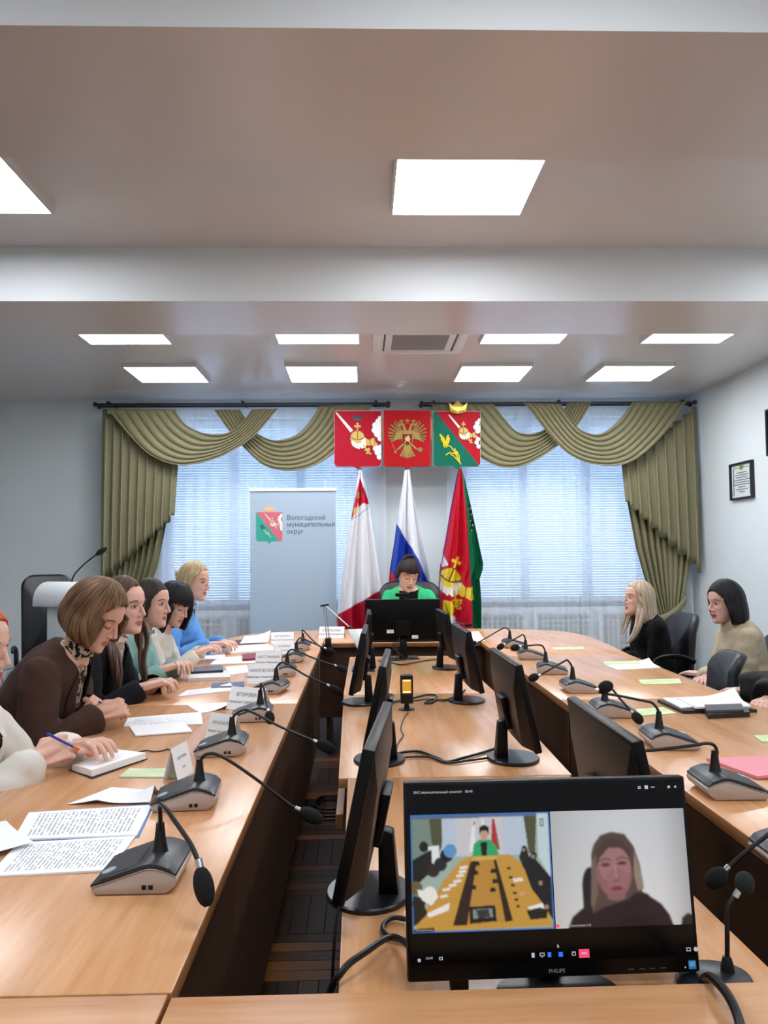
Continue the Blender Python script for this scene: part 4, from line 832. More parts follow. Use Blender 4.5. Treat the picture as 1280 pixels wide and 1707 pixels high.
def person(label, seat, face, head, hyaw=0, hpitch=0, hroll=0, hands=(None, None), skin=('light', '#e0b29e'), hair=None, hcol=('brown', '#4a3628', '#7a5c40'), top=None, jacket=None, name='person', hscale=1., curl=(.5, .5), eyes='open', lips='#b06a66', extra=None, browcol='#3a2c24', voxel=.0035, waist=1., trousers='#17181c', hand_rot=(0, 0), handw=(None, None), neck=.122):
    """seat: (x, y) of the pelvis; face: facing angle in degrees (0 = +X); head: world position of the head centre"""
    rz = rad(face - 90); root = thing(name, label, 'person', (seat[0], seat[1], 0), rz, 'people at the table'); Ri = Matrix.Rotation(-rz, 3, 'Z'); base = Vector((seat[0], seat[1], 0))
    loc = lambda p: Ri @ (Vector(p) - base)
    hc = loc(head); pel = Vector((0, 0, .53)); nb = hc + Vector((0, -.040 - .06 * math.sin(rad(max(-hpitch, 0))), -neck))
    nb.x *= .9; chord = nb - pel; ctrl = pel + Vector((nb.x * .3, -.03, chord.z * .55))
    def spine(t): return pel * (1 - t) ** 2 + ctrl * 2 * t * (1 - t) + nb * t * t
    def tang(t): return ((ctrl - pel) * (1 - t) + (nb - ctrl) * t).normalized()
    RW = [(0, .170, .125, .0), (.18, .168, .118, 0), (.40, .138 * waist, .100 * waist, .005), (.58, .148, .112, .016), (.70, .160, .112, .018), (.82, .170, .092, .006), (.90, .155, .076, .0), (.96, .105, .062, 0), (1.0, .058, .054, 0)]
    ts_ = [r[0] for r in RW]
    def ring(t): return [float(np.interp(t, ts_, [r[k] for r in RW])) for k in (1, 2, 3)]
    def tsurf(t, a, e=0.):                       # a = 0 front, +90 deg = person's right
        w, d, sh = ring(t); T = tang(t); fwd = (T.cross(Vector((1, 0, 0)))).normalized(); fwd = -fwd if fwd.y < 0 else fwd
        return spine(t) + fwd * (sh + (d + e) * math.cos(a)) + Vector((1, 0, 0)) * ((w + e) * math.sin(a))
    def torso(mb, t0, t1, e, n=26, m=28):
        v = []; f = []
        for j in range(n + 1):
            for i in range(m): v.append(tsurf(lerp(t0, t1, j / n), 2 * math.pi * i / m, e))
        for j in range(n):
            for i in range(m): f.append((j * m + i, j * m + (i + 1) % m, (j + 1) * m + (i + 1) % m, (j + 1) * m + i))
        f += [tuple(range(m))[::-1], tuple(n * m + i for i in range(m))]; mb.add(v, [q[::-1] for q in f])
    fwd_nb = tang(.95); arms = []
    for k, sx in ((0, 1), (1, -1)):              # 0 right, 1 left
        sh = spine(.86) + Vector((sx * .160, -.005, -.012)); tgt = hands[k]
        w = loc(tgt) if tgt is not None else Vector((sx * .10, .30, .60))
        if tgt is not None: hv = (w - sh); hv.z *= .3; w = w - hv.normalized() * .055
        L1, L2 = .275, .25; dv = w - sh; D = dv.length
        if D > (L1 + L2) * .985: s_ = D / ((L1 + L2) * .985); L1 *= s_; L2 *= s_
        dn = dv.normalized(); a_ = (L1 * L1 - L2 * L2 + D * D) / (2 * D); hgt = math.sqrt(max(L1 * L1 - a_ * a_, 0)); pole = Vector((sx * .45, -.25, -1)); pole = (pole - dn * pole.dot(dn)).normalized()
        arms.append((sh, sh + dn * a_ + pole * hgt, w))
    mesh_parts = []
    # bare body: torso, arms, hips and legs
    mb = MB(); torso(mb, .0, 1., 0.)
    for sh, el, w in arms:
        mb.ball(sh, .05, 12, 8); mb.tube([sh, lerp(sh, el, .5), el, lerp(el, w, .35), w], [.046, .043, .036, .034, .024], 12); mb.ball(el, .037, 10, 8)
    legs = []
    for sx in (-1, 1):
        hip, kn, an = Vector((sx * .085, .02, .50)), Vector((sx * .10, .42, .48)), Vector((sx * .10, .40, .09)); legs.append((hip, kn, an))
        mb.tube([hip, lerp(hip, kn, .5), kn], [.085, .072, .055], 12); mb.ball(kn, .055, 10, 8); mb.tube([kn, lerp(kn, an, .35), an], [.05, .05, .034], 12)
    body = remesh(mb, .013, 2); mesh_parts.append(body)
    # head, neck
    HM = Matrix.Translation(hc) @ Matrix.Rotation(rad(hyaw), 4, 'Z') @ Matrix.Rotation(rad(hpitch), 4, 'X') @ Matrix.Rotation(rad(hroll), 4, 'Y') @ Matrix.Scale(hscale, 4)
    mb = MB(); head_mesh(mb, HM); nt0 = HM @ Vector((0, -.028, -.03)); nt1 = HM @ Vector((0, -.018, -.09))
    mb.tube([nt0, nt1, lerp(nt1, nb, .6) + Vector((0, .0, .0)), nb - Vector((0, 0, .03)), spine(.93)], [.048, .050, .047, .052, .06], 16); hm = remesh(mb, voxel, 2)
    sk = skin_mat(*skin); lipm = mat('lips' + lips[1:], lips, .4)
    hm.materials.clear(); hm.materials.append(sk); hm.materials.append(lipm); Hi = HM.inverted()
    for p in hm.polygons:
        c = Hi @ p.center
        if abs(c.x) < .026 and -.0795 < c.z < -.0575 and c.y > .0745 + abs(c.x) * .1 and abs(c.z + .068) < .0115 * (1 - (abs(c.x) / .027) ** 2) + .0006: p.material_index = 1
    mesh_parts.append(hm)
    for k, (sh, el, w) in enumerate(arms):
        d = (w - el).normalized(); hd = handw[k] if handw[k] is not None else None
        fd = Vector((d.x, d.y, d.z * .35)).normalized() if hd is None else (Ri @ Vector(hd)).normalized()
        xx = fd.cross(Vector((0, 0, 1))).normalized(); zz = xx.cross(fd); R = Matrix((xx, fd, zz)).transposed() @ Matrix.Rotation(rad(hand_rot[k]), 3, 'Y')
        mb = MB(); hand_mesh(mb, Matrix.Translation(w) @ R.to_4x4(), curl[k], 1., -1 if k == 0 else 1); mesh_parts.append(remesh(mb, .0032, 1))
    bm = bmesh.new()
    for me in mesh_parts:
        if not len(me.materials): me.materials.append(sk)
        bm.from_mesh(me)
    out = bpy.data.meshes.new('body'); bm.to_mesh(out); bm.free(); out.materials.append(sk); out.materials.append(lipm)
    out.polygons.foreach_set('use_smooth', [True] * len(out.polygons)); bo = link('body', out, root)
    # eyes, brows
    for s in (-1, 1):
        if eyes == 'open':
            q = MB(); q.M = HM; q.ball((s * .031, .0695, .0005), (.0128, .0120, .0078), 14, 10); e = q.build('eye', M_EYEW, root)
            q = MB(); q.M = HM; q.ball((s * .031 + .001, .0792, .0005), (.0064, .0034, .0066), 12, 8); q.build('iris', M_IRIS, e)
        zl = .0075 if eyes == 'open' else -.006
        q = MB(); q.M = HM; q.tube(spline([(s * .017, .0775, zl * .35), (s * .026, .0822, zl), (s * .036, .0805, zl), (s * .046, .0705, zl * .2 - .001)], 4), .0015, 6); q.build('eyelash', M_IRIS, root)
        q = MB(); q.M = HM; q.tube(spline([(s * .012, .0875, .0205), (s * .028, .0865, .0265), (s * .042, .0780, .0255), (s * .053, .0665, .0190)], 4), [.0012] + [.0026] * 11 + [.0010], 6, ell=.6); q.build('eyebrow', mat('brow' + browcol[1:], browcol, .8), root)
    # hair
    dw = HM.to_3x3().inverted() @ Vector((0, 0, -1)); dw.normalize(); dn = (Vector((0, 0, -1)) * .45 + dw * .55).normalized()
    hmt = hair_mat(*hcol)
    if hair:
        me = hair_shell(hair, dn, len(label)); me.transform(HM); me.materials.clear(); me.materials.append(hmt); ho = link('hair', me, root)
        if hair.get('bangs'):
            g = MB(); lo, wid = hair['bangs']; rn = random.Random(5)
            js = [rn.uniform(-1, 1) for _ in range(61)]
            def bf(u, v):
                ph = lerp(-wid, wid, u); j_ = js[int(u * 60)]; a = lerp(rad(18), rad(lo) + .05 * j_, v); r = .103 + .006 * math.sin(v * 2.2) + .002 * j_
                return Vector((.094 * math.sin(a) * math.sin(ph) + hair.get('sweep', 0) * v * .02, (r) * math.sin(a) * math.cos(ph), .134 * math.cos(a)))
            g.grid(bf, 60, 12); me = g.mesh('bangs', None, ang=180); uvl = me.uv_layers.new(name='UVMap')
            for l in me.loops: uvl.data[l.index].uv = ((l.vertex_index % 61) / 60, (l.vertex_index // 61) / 12)
            me = evalmesh(me, [('SOLIDIFY', dict(thickness=.008, offset=0))]); me.polygons.foreach_set('use_smooth', [True] * len(me.polygons)); me.transform(HM); me.materials.clear(); me.materials.append(hmt); link('bangs', me, root)
        if hair.get('bun'):
            bx, by, bz, br = hair['bun']; g = MB(); g.M = HM; rn = random.Random(2)
            g.ball((bx, by, bz), (br * 1.15, br, br), 24, 16)
            for k in range(7):
                a = k * .9; g.tube(spline([(bx + br * math.cos(a + .5 * i) * 1.05, by + br * .8 * math.sin(i * .7 + k), bz + br * math.sin(a + .5 * i) * .95) for i in range(6)], 4), .010, 8)
            me = remesh(g, .004, 2, [hmt]); link('hair_bun', me, root)
        if hair.get('clip'):
            bx, by, bz = hair['clip']; g = MB(); g.M = HM
            for k in range(5): g.tube(spline([(bx - .004, by - .03, bz + .03 - k * .014), (bx + .022, by - .012, bz + .024 - k * .012), (bx + .024, by + .015, bz + .012 - k * .008)], 4), .0035, 6)
            g.build('hair_clip', mat('hair_clip', '#cbb390', .3), root)
        for lk in hair.get('locks', ()):         # hanging locks of hair given as head-local polylines
            pts, r = lk; g = MB(); rn = random.Random(int(r * 1e4) + len(pts))
            for k in range(9):
                o = Vector((rn.uniform(-1, 1), rn.uniform(-1, 1), 0)) * r * .8; ph = rn.uniform(0, 6)
                sp = spline([HM @ (Vector(p) + o * (1 - .15 * i) + Vector((math.sin(i * 1.9 + ph), math.cos(i * 1.7 + ph), 0)) * .006 * hair.get('wave', 0)) for i, p in enumerate(pts)], 5)
                n_ = len(sp); g.tube(sp, [r * .42 * (1 - .75 * (i / (n_ - 1)) ** 2) for i in range(n_)], 7)
            g.build('hair_lock', mat('hairlock_' + hcol[0], hcol[1], .45, col2=hcol[2], noise_scale=60, stretch=(1, 1, .15)), root)
    # clothes
    def garment(nm, spec, t_top, e, sleeve, vneck=None, voxel_=.0085):
        mb = MB(); torso(mb, spec.get('t0', .04), t_top, e)
        for sh, el, w in arms:
            mb.ball(sh + Vector((0, 0, -.004)), .044 + e, 14, 10); wc = lerp(el, w, sleeve); sl = spec.get('loose', 1.)
            mb.tube([lerp(sh, el, .02), lerp(sh, el, .5), el, lerp(el, wc, .4), lerp(el, wc, .85), wc], [.043 + e, (.043 + e) * sl, (.041 + e) * sl, (.040 + e) * sl, (.034 + e) * sl, (.026 + e) * (1 if not spec.get('cuff') else .92)], 16); mb.ball(el, (.041 + e) * sl, 12, 8)
        if spec.get('collar'):
            r0, h_ = spec['collar']; mb.tube([nb - Vector((0, 0, .03)), lerp(nb, nt1, h_ * .5), lerp(nb, nt1, h_)], [.062 + r0, .057 + r0, .055 + r0], 18)
        if spec.get('hood'):
            mb.tube([tsurf(.97, a, .03) for a in (rad(70), rad(120), rad(180), rad(240), rad(290))], [.03, .045, .05, .045, .03], 10)
        me = remesh(mb, voxel_, 6, [spec['mat']])
        wrinkle(me, spec.get('wr', .006), spec.get('ws', 10), len(label))
        if vneck:
            t0, wv = vneck
            def inside(c):
                t = (c - pel).dot(chord) / chord.length_squared; sp = spine(min(max(t, 0), 1)); return t > t0 and c.y > sp.y + .01 and abs(c.x - sp.x) < wv * ((t - t0) / (1 - t0)) ** .8 and (c - arms[0][0]).length > .05
            cut(me, inside)
        elif spec.get('open', True) and not spec.get('collar'):
            cut(me, lambda c: (c - (nb + Vector((0, .01, 0)))).length < spec.get('neck', .06) and c.z > nb.z - .03)
        me.polygons.foreach_set('use_smooth', [True] * len(me.polygons)); return link(nm, me, root)
    if top: garment(top.get('name', 'sweater'), top, top.get('t1', .97), top.get('e', .010), top.get('sleeve', .97) if not jacket else .55, top.get('v'))
    if jacket:
        jo = garment(jacket.get('name', 'jacket'), jacket, jacket.get('t1', .98), jacket.get('e', .022), jacket.get('sleeve', .97), jacket.get('v', (.28, .075)))
        # lapels
        t0, wv = jacket.get('v', (.28, .075))
        for s in (-1, 1):
            g = MB()
            def lf(u, v):
                t = lerp(t0 + .02, .965, u); x_ = wv * ((t - t0) / (1 - t0)) ** .8; w, d, sh_ = ring(t); a = math.asin(min(.95, x_ / (w + .02))) ; wid = .34 * math.sin(math.pi * min(1, u * .95 + .06)) ** .7
                return tsurf(t, s * (a + wid * v - .05), jacket.get('e', .022) + .009 - .006 * v)
            g.grid(lf, 16, 4); me = evalmesh(g.mesh('lapel', None, ang=180), [('SOLIDIFY', dict(thickness=.005, offset=0))]); me.materials.clear(); me.materials.append(jacket['mat']); me.polygons.foreach_set('use_smooth', [True] * len(me.polygons)); link('lapel', me, jo)
        for t_ in jacket.get('buttons', ()):
            g = MB(); p = tsurf(t_, .04, jacket.get('e', .022) + .004); g.ball(p, (.009, .005, .009), 10, 6); g.build('button', jacket['bmat'], jo)
    # trousers and shoes under the table
    mb = MB()
    for hip, kn, an in legs:
        mb.tube([hip - Vector((0, .06, 0)), hip, lerp(hip, kn, .5), kn], [.09, .098, .084, .066], 12); mb.ball(kn, .066, 10, 8); mb.tube([kn, lerp(kn, an, .4), an - Vector((0, 0, .02))], [.062, .06, .055], 12)
    mb.ball(pel - Vector((0, .01, .0)), (.175, .135, .09), 14, 10); link('trousers', remesh(mb, .015, 2, [mat('trousers' + trousers[1:], trousers, .8)]), root)
    for hip, kn, an in legs:
        g = MB(); g.ball(an + Vector((0, .05, -.05)), (.042, .115, .038), 14, 8); g.build('shoe', mat('shoe_black', '#141416', .4), root)
    if extra: extra(root, HM, tsurf, arms, loc)
    return root
def fabric(nm, c, rough=.85, **k): return mat('cloth_' + nm, c, rough, sheen=.02, spec=.25, bump=k.pop('bump', .12), bump_scale=k.pop('bs', 300), **k)
def hp(x, y, Y): return atY(x, y, Y)
# spots, animal print
def print_mat(nm, c1, c2, scale, thr, kind='voronoi'):
    m = fabric(nm, c1); nt = m.node_tree; N = nt.nodes; L = nt.links; b = N['Principled BSDF']; tc = N.new('ShaderNodeTexCoord')
    t = N.new('ShaderNodeTexVoronoi' if kind == 'voronoi' else 'ShaderNodeTexNoise'); t.inputs['Scale'].default_value = scale; L.new(tc.outputs['Object'], t.inputs['Vector'])
    if kind != 'voronoi': t.inputs['Distortion'].default_value = 2.5
    r = N.new('ShaderNodeValToRGB'); r.color_ramp.interpolation = 'CONSTANT'; r.color_ramp.elements[0].color = (*lin(c2), 1); r.color_ramp.elements[1].position = thr; r.color_ramp.elements[1].color = (*lin(c1), 1)
    L.new(t.outputs[0], r.inputs[0]); L.new(r.outputs[0], b.inputs['Base Color']); return m
M_PEN = mat('pen_blue', '#2440a8', .35); M_PENO = mat('pen_orange', '#e8702a', .4)
def pen(label, a, b, m1, m2):
    a, b = Vector(a), Vector(b); t = thing('pen', label, 'pen', a); d = b - a
    g = MB(); g.tube([Vector(), d * .1, d * .45], [.0012, .004, .004], 10); g.build('grip', m1, t)
    g = MB(); g.tube([d * .45, d], [.0038, .0038], 10); g.build('barrel', m2, t)
# left side, seen in profile, facing the middle
person('red-haired woman in a white blouse writing at the left edge', (-1.14, 2.30), 2, hp(-44, 1080, 2.33), hyaw=-8, hpitch=-6, hands=(at(100, 1263, .80), at(158, 1246, .80)), hair=dict(len=.03, back=.06, face=1.1, hairline=50, th=.014, fwd=.4), hcol=('red', '#a8431c', '#d0662c'), top=dict(name='blouse', mat=fabric('white_blouse', '#ddd8d0', .6), e=.013, v=(.62, .055), wr=.009, loose=1.3, sleeve=1.02, cuff=True), skin=('fair', '#e0b19e'), curl=(1.15, .45), hand_rot=(60, 0), lips='#a8504e', trousers='#2a2c30', eyes='down')
pen('orange and blue pen in the hand of the red-haired woman', at(153, 1261, .778), atY(79, 1223, 2.24), M_PENO, M_PEN)
person('woman with chin-length brown hair in a brown jacket, head bowed', (-1.24, 2.98), 0, hp(160, 1025, 2.98), hyaw=-12, hpitch=-30, hands=(at(196, 1192, .80), at(166, 1182, .81)), hair=dict(len=.088, back=.07, face=1.05, hairline=52, th=.021, tuck=.4, flare=.5, part=.012, fwd=.7, thick=.016), hcol=('chestnut', '#3f2c1f', '#8a6746'), top=dict(name='printed_blouse', mat=print_mat('animal_print', '#15110f', '#b49a84', 22, .5, 'noise'), e=.010, collar=(.002, .34)), jacket=dict(mat=fabric('brown_jacket', '#3f2820', .8), e=.024, v=(.22, .075), wr=.008), skin=('warm', '#d8a68f'), curl=(1.2, 1.1), hand_rot=(50, -40), eyes='down', lips='#b85a5c')
pen('blue pen under the bowed woman in brown', at(196, 1190, .785), atY(165, 1170, 2.90), M_BLACK, M_PEN)
lockP3 = [((.06, -.02, -.06), (.080, -.005, -.13), (.088, .03, -.20), (.09, .05, -.28), (.085, .06, -.36)), ((-.055, .035, -.05), (-.072, .045, -.14), (-.075, .055, -.22), (-.07, .07, -.30), (-.06, .08, -.36))]
person('woman in a black cardigan over a white dotted blouse with long dark hair', (-1.26, 3.56), -4, hp(206, 1010, 3.56), hyaw=-16, hpitch=-2, hands=(at(262, 1148, .80), at(276, 1142, .80)), hair=dict(len=.12, back=.2, face=1.08, hairline=46, th=.011, part=.02, locks=[(lockP3[0], .026), (lockP3[1], .022)], wave=2.2, flare=.3), hcol=('darkbrown', '#2a1d17', '#6a4a36'), top=dict(name='dotted_blouse', mat=print_mat('dotted_blouse', '#e9e4dc', '#1c1a1a', 48, .22), e=.010, collar=(.006, .35)), jacket=dict(name='cardigan', mat=fabric('black_cardigan', '#121218', .9), e=.020, v=(.12, .07)), skin=('light', '#dfb09d'), curl=(.55, .5))
person('woman in a mint green sweater with short dark hair and arms folded', (-1.28, 4.15), 0, hp(251, 1006, 4.15), hyaw=-14, hpitch=-3, hands=(at(292, 1118, .80), at(303, 1112, .81)), hair=dict(len=.06, back=.085, face=1.0, hairline=54, th=.010, part=.02), hcol=('nearblack', '#1d1714', '#3c2d26'), top=dict(mat=fabric('mint_sweater', '#86a9a4', .9, bs=160), e=.016, neck=.058, collar=(.006, .18)), skin=('light', '#dfb09d'), curl=(.6, .6))
person('woman with long black hair in a white top reading with head bowed', (-1.27, 4.68), 0, hp(290, 1006, 4.68), hyaw=-26, hpitch=-24, hands=(at(342, 1090, .80), at(352, 1084, .80)), hair=dict(len=.15, back=.22, face=1.1, hairline=56, th=.013, bangs=(76, 1.25), flare=.4, fwd=.5, thick=.018), hcol=('black', '#0d0c0e', '#24222a'), top=dict(name='top', mat=fabric('ivory_top', '#d9d4c8', .85), e=.014, neck=.062), skin=('light', '#dfb09d'), curl=(.35, .4), eyes='down')
person('blond woman with clipped-up hair in a blue shirt', (-1.27, 5.24), 0, hp(324, 969, 5.24), hyaw=-18, hpitch=-6, hands=(at(366, 1078, .80), at(380, 1074, .80)), hair=dict(len=.028, back=.03, face=1.12, hairline=52, th=.012, bun=(0, -.098, .03, .036), clip=(.03, -.10, .035)), hcol=('blond', '#97805a', '#cdb78c'), top=dict(name='shirt', mat=fabric('blue_shirt', '#5f9ad8', .7), e=.016, collar=(.010, .3), wr=.008, v=(.86, .04)), skin=('light', '#dfb09d'), curl=(.8, .5), browcol='#6a5338')
pen('dark pen held by the woman in the blue shirt', at(386, 1076, .785), atY(368, 1063, 5.2), M_BLACK, M_BLACK)
# head of the table
person('woman in a bright green jacket at the head of the table', (.42, 6.92), 270, hp(680, 958, 6.78), hyaw=14, hpitch=-20, hroll=-5, hscale=1.1, neck=.105, hands=((.30, 6.5, .80), (.58, 6.5, .80)), hair=dict(len=.03, back=.02, face=1.15, hairline=50, th=.011, bun=(0, -.05, .105, .042), bangs=(70, 1.1), sweep=.6), hcol=('espresso', '#171110', '#332622'), top=dict(name='black_top', mat=fabric('black_top', '#0e0e10', .9), e=.010, neck=.062), jacket=dict(mat=fabric('green_jacket', '#2fba78', .75), e=.024, v=(.30, .085), buttons=(.3,), bmat=M_BLACK), skin=('light', '#dfb09d'), eyes='down', voxel=.004)
# right side
lockR1 = [((.060, .005, -.02), (.082, .015, -.10), (.09, .03, -.18), (.085, .06, -.26)), ((-.060, .005, -.02), (-.082, .015, -.10), (-.09, .03, -.18), (-.085, .06, -.26), (-.07, .09, -.31)), ((-.05, -.05, -.05), (-.075, -.06, -.15), (-.085, -.07, -.26), (-.08, -.06, -.36)), ((0, -.10, -.05), (0, -.115, -.16), (0, -.12, -.28), (0, -.11, -.40))]
person('woman with long ash blond hair in a black top by the right curtain', (2.02, 5.62), 184, hp(1064, 998, 5.60), hyaw=4, hpitch=6, hands=((1.80, 5.48, .62), (1.80, 5.72, .62)), hair=dict(len=.16, back=.27, face=1.02, hairline=50, th=.011, locks=[(l, .030) for l in lockR1], flare=.2, bck=.3), hcol=('ashblond', '#8d7a66', '#cbb9a2'), top=dict(mat=fabric('black_knit', '#0a0a0c', .95, bs=150), e=.015, neck=.06, collar=(.006, .15)), skin=('light', '#dfb09d'), browcol='#5a4a3a')
person('woman with a black bob in a beige turtleneck against the right wall', (2.26, 4.74), 176, hp(1208, 1004, 4.72), hyaw=14, hpitch=-5, hands=((1.92, 4.58, .62), (1.94, 4.80, .62)), hair=dict(len=.118, back=.13, face=.98, hairline=57, th=.017, tuck=.25, flare=.4, thick=.018), hcol=('black2', '#0b0b0e', '#1c1d24'), top=dict(mat=fabric('beige_turtleneck', '#b5a78e', .9, bs=160), e=.018, collar=(.008, .75), open=False, wr=.006, loose=1.15), skin=('fair2', '#dfb0a2'), lips='#a4474f')
person('person in a black padded jacket cut off by the right edge', (2.12, 3.62), 180, (2.02, 3.60, 1.12), hands=((1.70, 3.45, .70), (1.70, 3.75, .70)), hair=dict(len=.05, back=.08, face=1.2, th=.012), hcol=('black3', '#15120f', '#2c2622'), top=dict(name='padded_jacket', mat=fabric('black_padded', '#0b0b0d', .7), e=.05, wr=.016, ws=8, collar=(.03, .4), open=False), skin=('light', '#dfb09d'), voxel=.005)
# ------------------------------------------------------------------ chairs
def chair(label, loc, rot, leather=M_LEATHER, back_h=.88, group='leather conference chairs', style='four', bw=.22):
    t = thing('conference_chair' if style == 'four' else 'office_chair', label, 'chair', (*loc, 0), rot, group)
    q = MB(); q.prism([(-.22, -.2), (.22, -.2), (.225, .2), (.19, .24), (-.19, .24), (-.225, .2)], .415, .475); q.build('seat', leather, t, bevel=.022, seg=3)
    H = back_h - .5; R_ = min(bw * .55, .13); outl = []
    for cx_, cz_, a0 in ((bw - R_, H - R_, 0), (-bw + R_, H - R_, 90), (-bw + .04, .04, 180), (bw - .04, .04, 270)):
        rr_ = R_ if cz_ > .1 else .04
        for k in range(7): an = rad(a0 + 15 * k); outl.append((cx_ + rr_ * math.cos(an), cz_ + rr_ * math.sin(an)))
    q = MB(); q.M = Matrix.Translation((0, -.205, .5)) @ Matrix.Rotation(rad(9), 4, 'X'); n = len(outl); bend = lambda x, z: .04 * (x / bw) ** 2 + .03 * math.sin(z / H * 3.1)
    V = []
    for y_, sc in ((-.03, .93), (-.016, 1.), (.014, 1.), (.03, .93)): V += [(x * sc, y_ + bend(x, z), (z - H / 2) * sc + H / 2) for x, z in outl]
    V += [(0, -.034 + bend(0, H / 2), H / 2), (0, .034 + bend(0, H / 2), H / 2)]; f = []
    for l in range(3): f += [(l * n + i, l * n + (i + 1) % n, (l + 1) * n + (i + 1) % n, (l + 1) * n + i) for i in range(n)]
    f += [(i, 4 * n, (i + 1) % n) for i in range(n)] + [(3 * n + i, 3 * n + (i + 1) % n, 4 * n + 1) for i in range(n)]
    q.add(V, [g_[::-1] for g_ in f]); q.build('backrest', leather, t, ang=60)
    if style == 'four':
        for sx in (-1, 1):
            q = MB(); q.tube(spline([(sx * .215, .19, .0), (sx * .215, .195, .42)], 2), .012, 10); q.build('leg', M_DMETAL, t)
            q = MB(); q.tube(spline([(sx * .215, -.24, .0), (sx * .215, -.20, .42), (sx * .2, -.225, .55), (sx * .19, -.265, .72)], 4), .012, 10); q.build('leg', M_DMETAL, t)
    else:
        q = MB(); q.tube([(0, 0, .08), (0, 0, .42)], [.03, .025], 14); q.build('gas_lift', M_BLACK, t)
        for k in range(5):
            a = k * 2 * math.pi / 5; q = MB(); q.tube([(0, 0, .10), (math.cos(a) * .28, math.sin(a) * .28, .065)], [.024, .014], 8); l = q.build('base_leg', M_BLACK, t)
            q = MB(); q.ball((math.cos(a) * .28, math.sin(a) * .28, .03), (.02, .02, .03), 12, 8); q.build('caster', M_BLACK, l)
        for sx in (-1, 1):
            q = MB(); q.tube(spline([(sx * .22, .12, .44), (sx * .27, .12, .52), (sx * .275, .10, .64), (sx * .275, -.05, .66), (sx * .26, -.17, .62)], 5), .015, 10, ell=1.4); q.build('armrest', M_BLACK, t)
    return t
gL = 'leather conference chairs'
for lb, x, y, f in (('of the red-haired woman', -1.14, 2.30, 2), ('of the woman in brown', -1.24, 2.98, 0), ('of the woman in the black cardigan', -1.26, 3.56, -4), ('of the woman in mint', -1.28, 4.15, 0), ('of the woman with long black hair', -1.27, 4.68, 0), ('of the woman in the blue shirt', -1.27, 5.24, 0), ('of the woman in the turtleneck', 2.26, 4.74, 176), ('of the person in the padded jacket', 2.12, 3.62, 180)):
    chair('grey leather chair ' + lb, (x, y), rad(f - 90), group=gL)
chair('empty grey blue leather chair pushed in on the right side', (1.68, 4.18), rad(84), back_h=.84, group=gL, bw=.17)
chair('black leather armchair of the woman in green', (.42, 6.92), rad(180), M_LEATHB, 1.12, 'black office chairs', 'office', bw=.27)
chair('tall black office chair behind the white lectern', (-2.42, 6.45), rad(-150), M_LEATHB, 1.22, 'black office chairs', 'office', bw=.2)
chair('low black office chair against the left wall behind the brown jacket', (-1.86, 4.05), rad(-90), M_LEATHB, .93, 'black office chairs', 'office')
chair('black office chair with armrests of the ash blond woman', (2.02, 5.62), rad(94), M_LEATHB, .93, 'black office chairs', 'office')
# ------------------------------------------------------------------ lectern
M_LECT = mat('lectern_white', '#e4e8ea', .45)
t = thing('lectern', 'white lectern with a thick top by the left wall', 'lectern', (-2.02, 6.0, 0), rad(-22))
q = MB(); prof = [(-.20, .0), (.20, .0), (.20, .16), (-.06, .175)] + [(-.06 - .14 * math.sin(a), .035 + .14 * math.cos(a)) for a in [k * math.pi / 16 for k in range(1, 9)]]
n = len(prof); q.add([(x, y, 1.0 + z) for x in (-.30, .30) for y, z in prof], [tuple(range(n))[::-1], tuple(range(n, 2 * n))] + [(i, (i + 1) % n, n + (i + 1) % n, n + i) for i in range(n)]); q.M = Matrix(); q.build('top', M_LECT, t, bevel=.006)
q = MB(); q.box(-.24, .24, -.12, .16, .04, 1.0); q.build('body', M_LECT, t, bevel=.006)
q = MB(); q.box(-.28, .28, -.18, .20, 0, .04); q.build('plinth', M_LECT, t, bevel=.006)
t = thing('gooseneck_microphone', 'thin black gooseneck microphone on the white lectern', 'microphone', atY(120, 967, 6.0)); b0 = Vector(t.location)
q = MB(); q.tube(spline([atY(x, y, 6.0) - b0 for x, y in ((120, 970), (122, 962), (128, 953), (140, 941), (152, 931), (160, 925))], 5), .006, 8); q.build('gooseneck', M_RUBBER, t)
q = MB(); a = atY(160, 925, 6.0) - b0; e = atY(178, 913, 6.0) - b0; q.tube([lerp(a, e, i / 6) for i in range(7)], [.008, .016, .021, .022, .020, .015, .006], 12); q.build('foam_windscreen', M_FOAM, t)
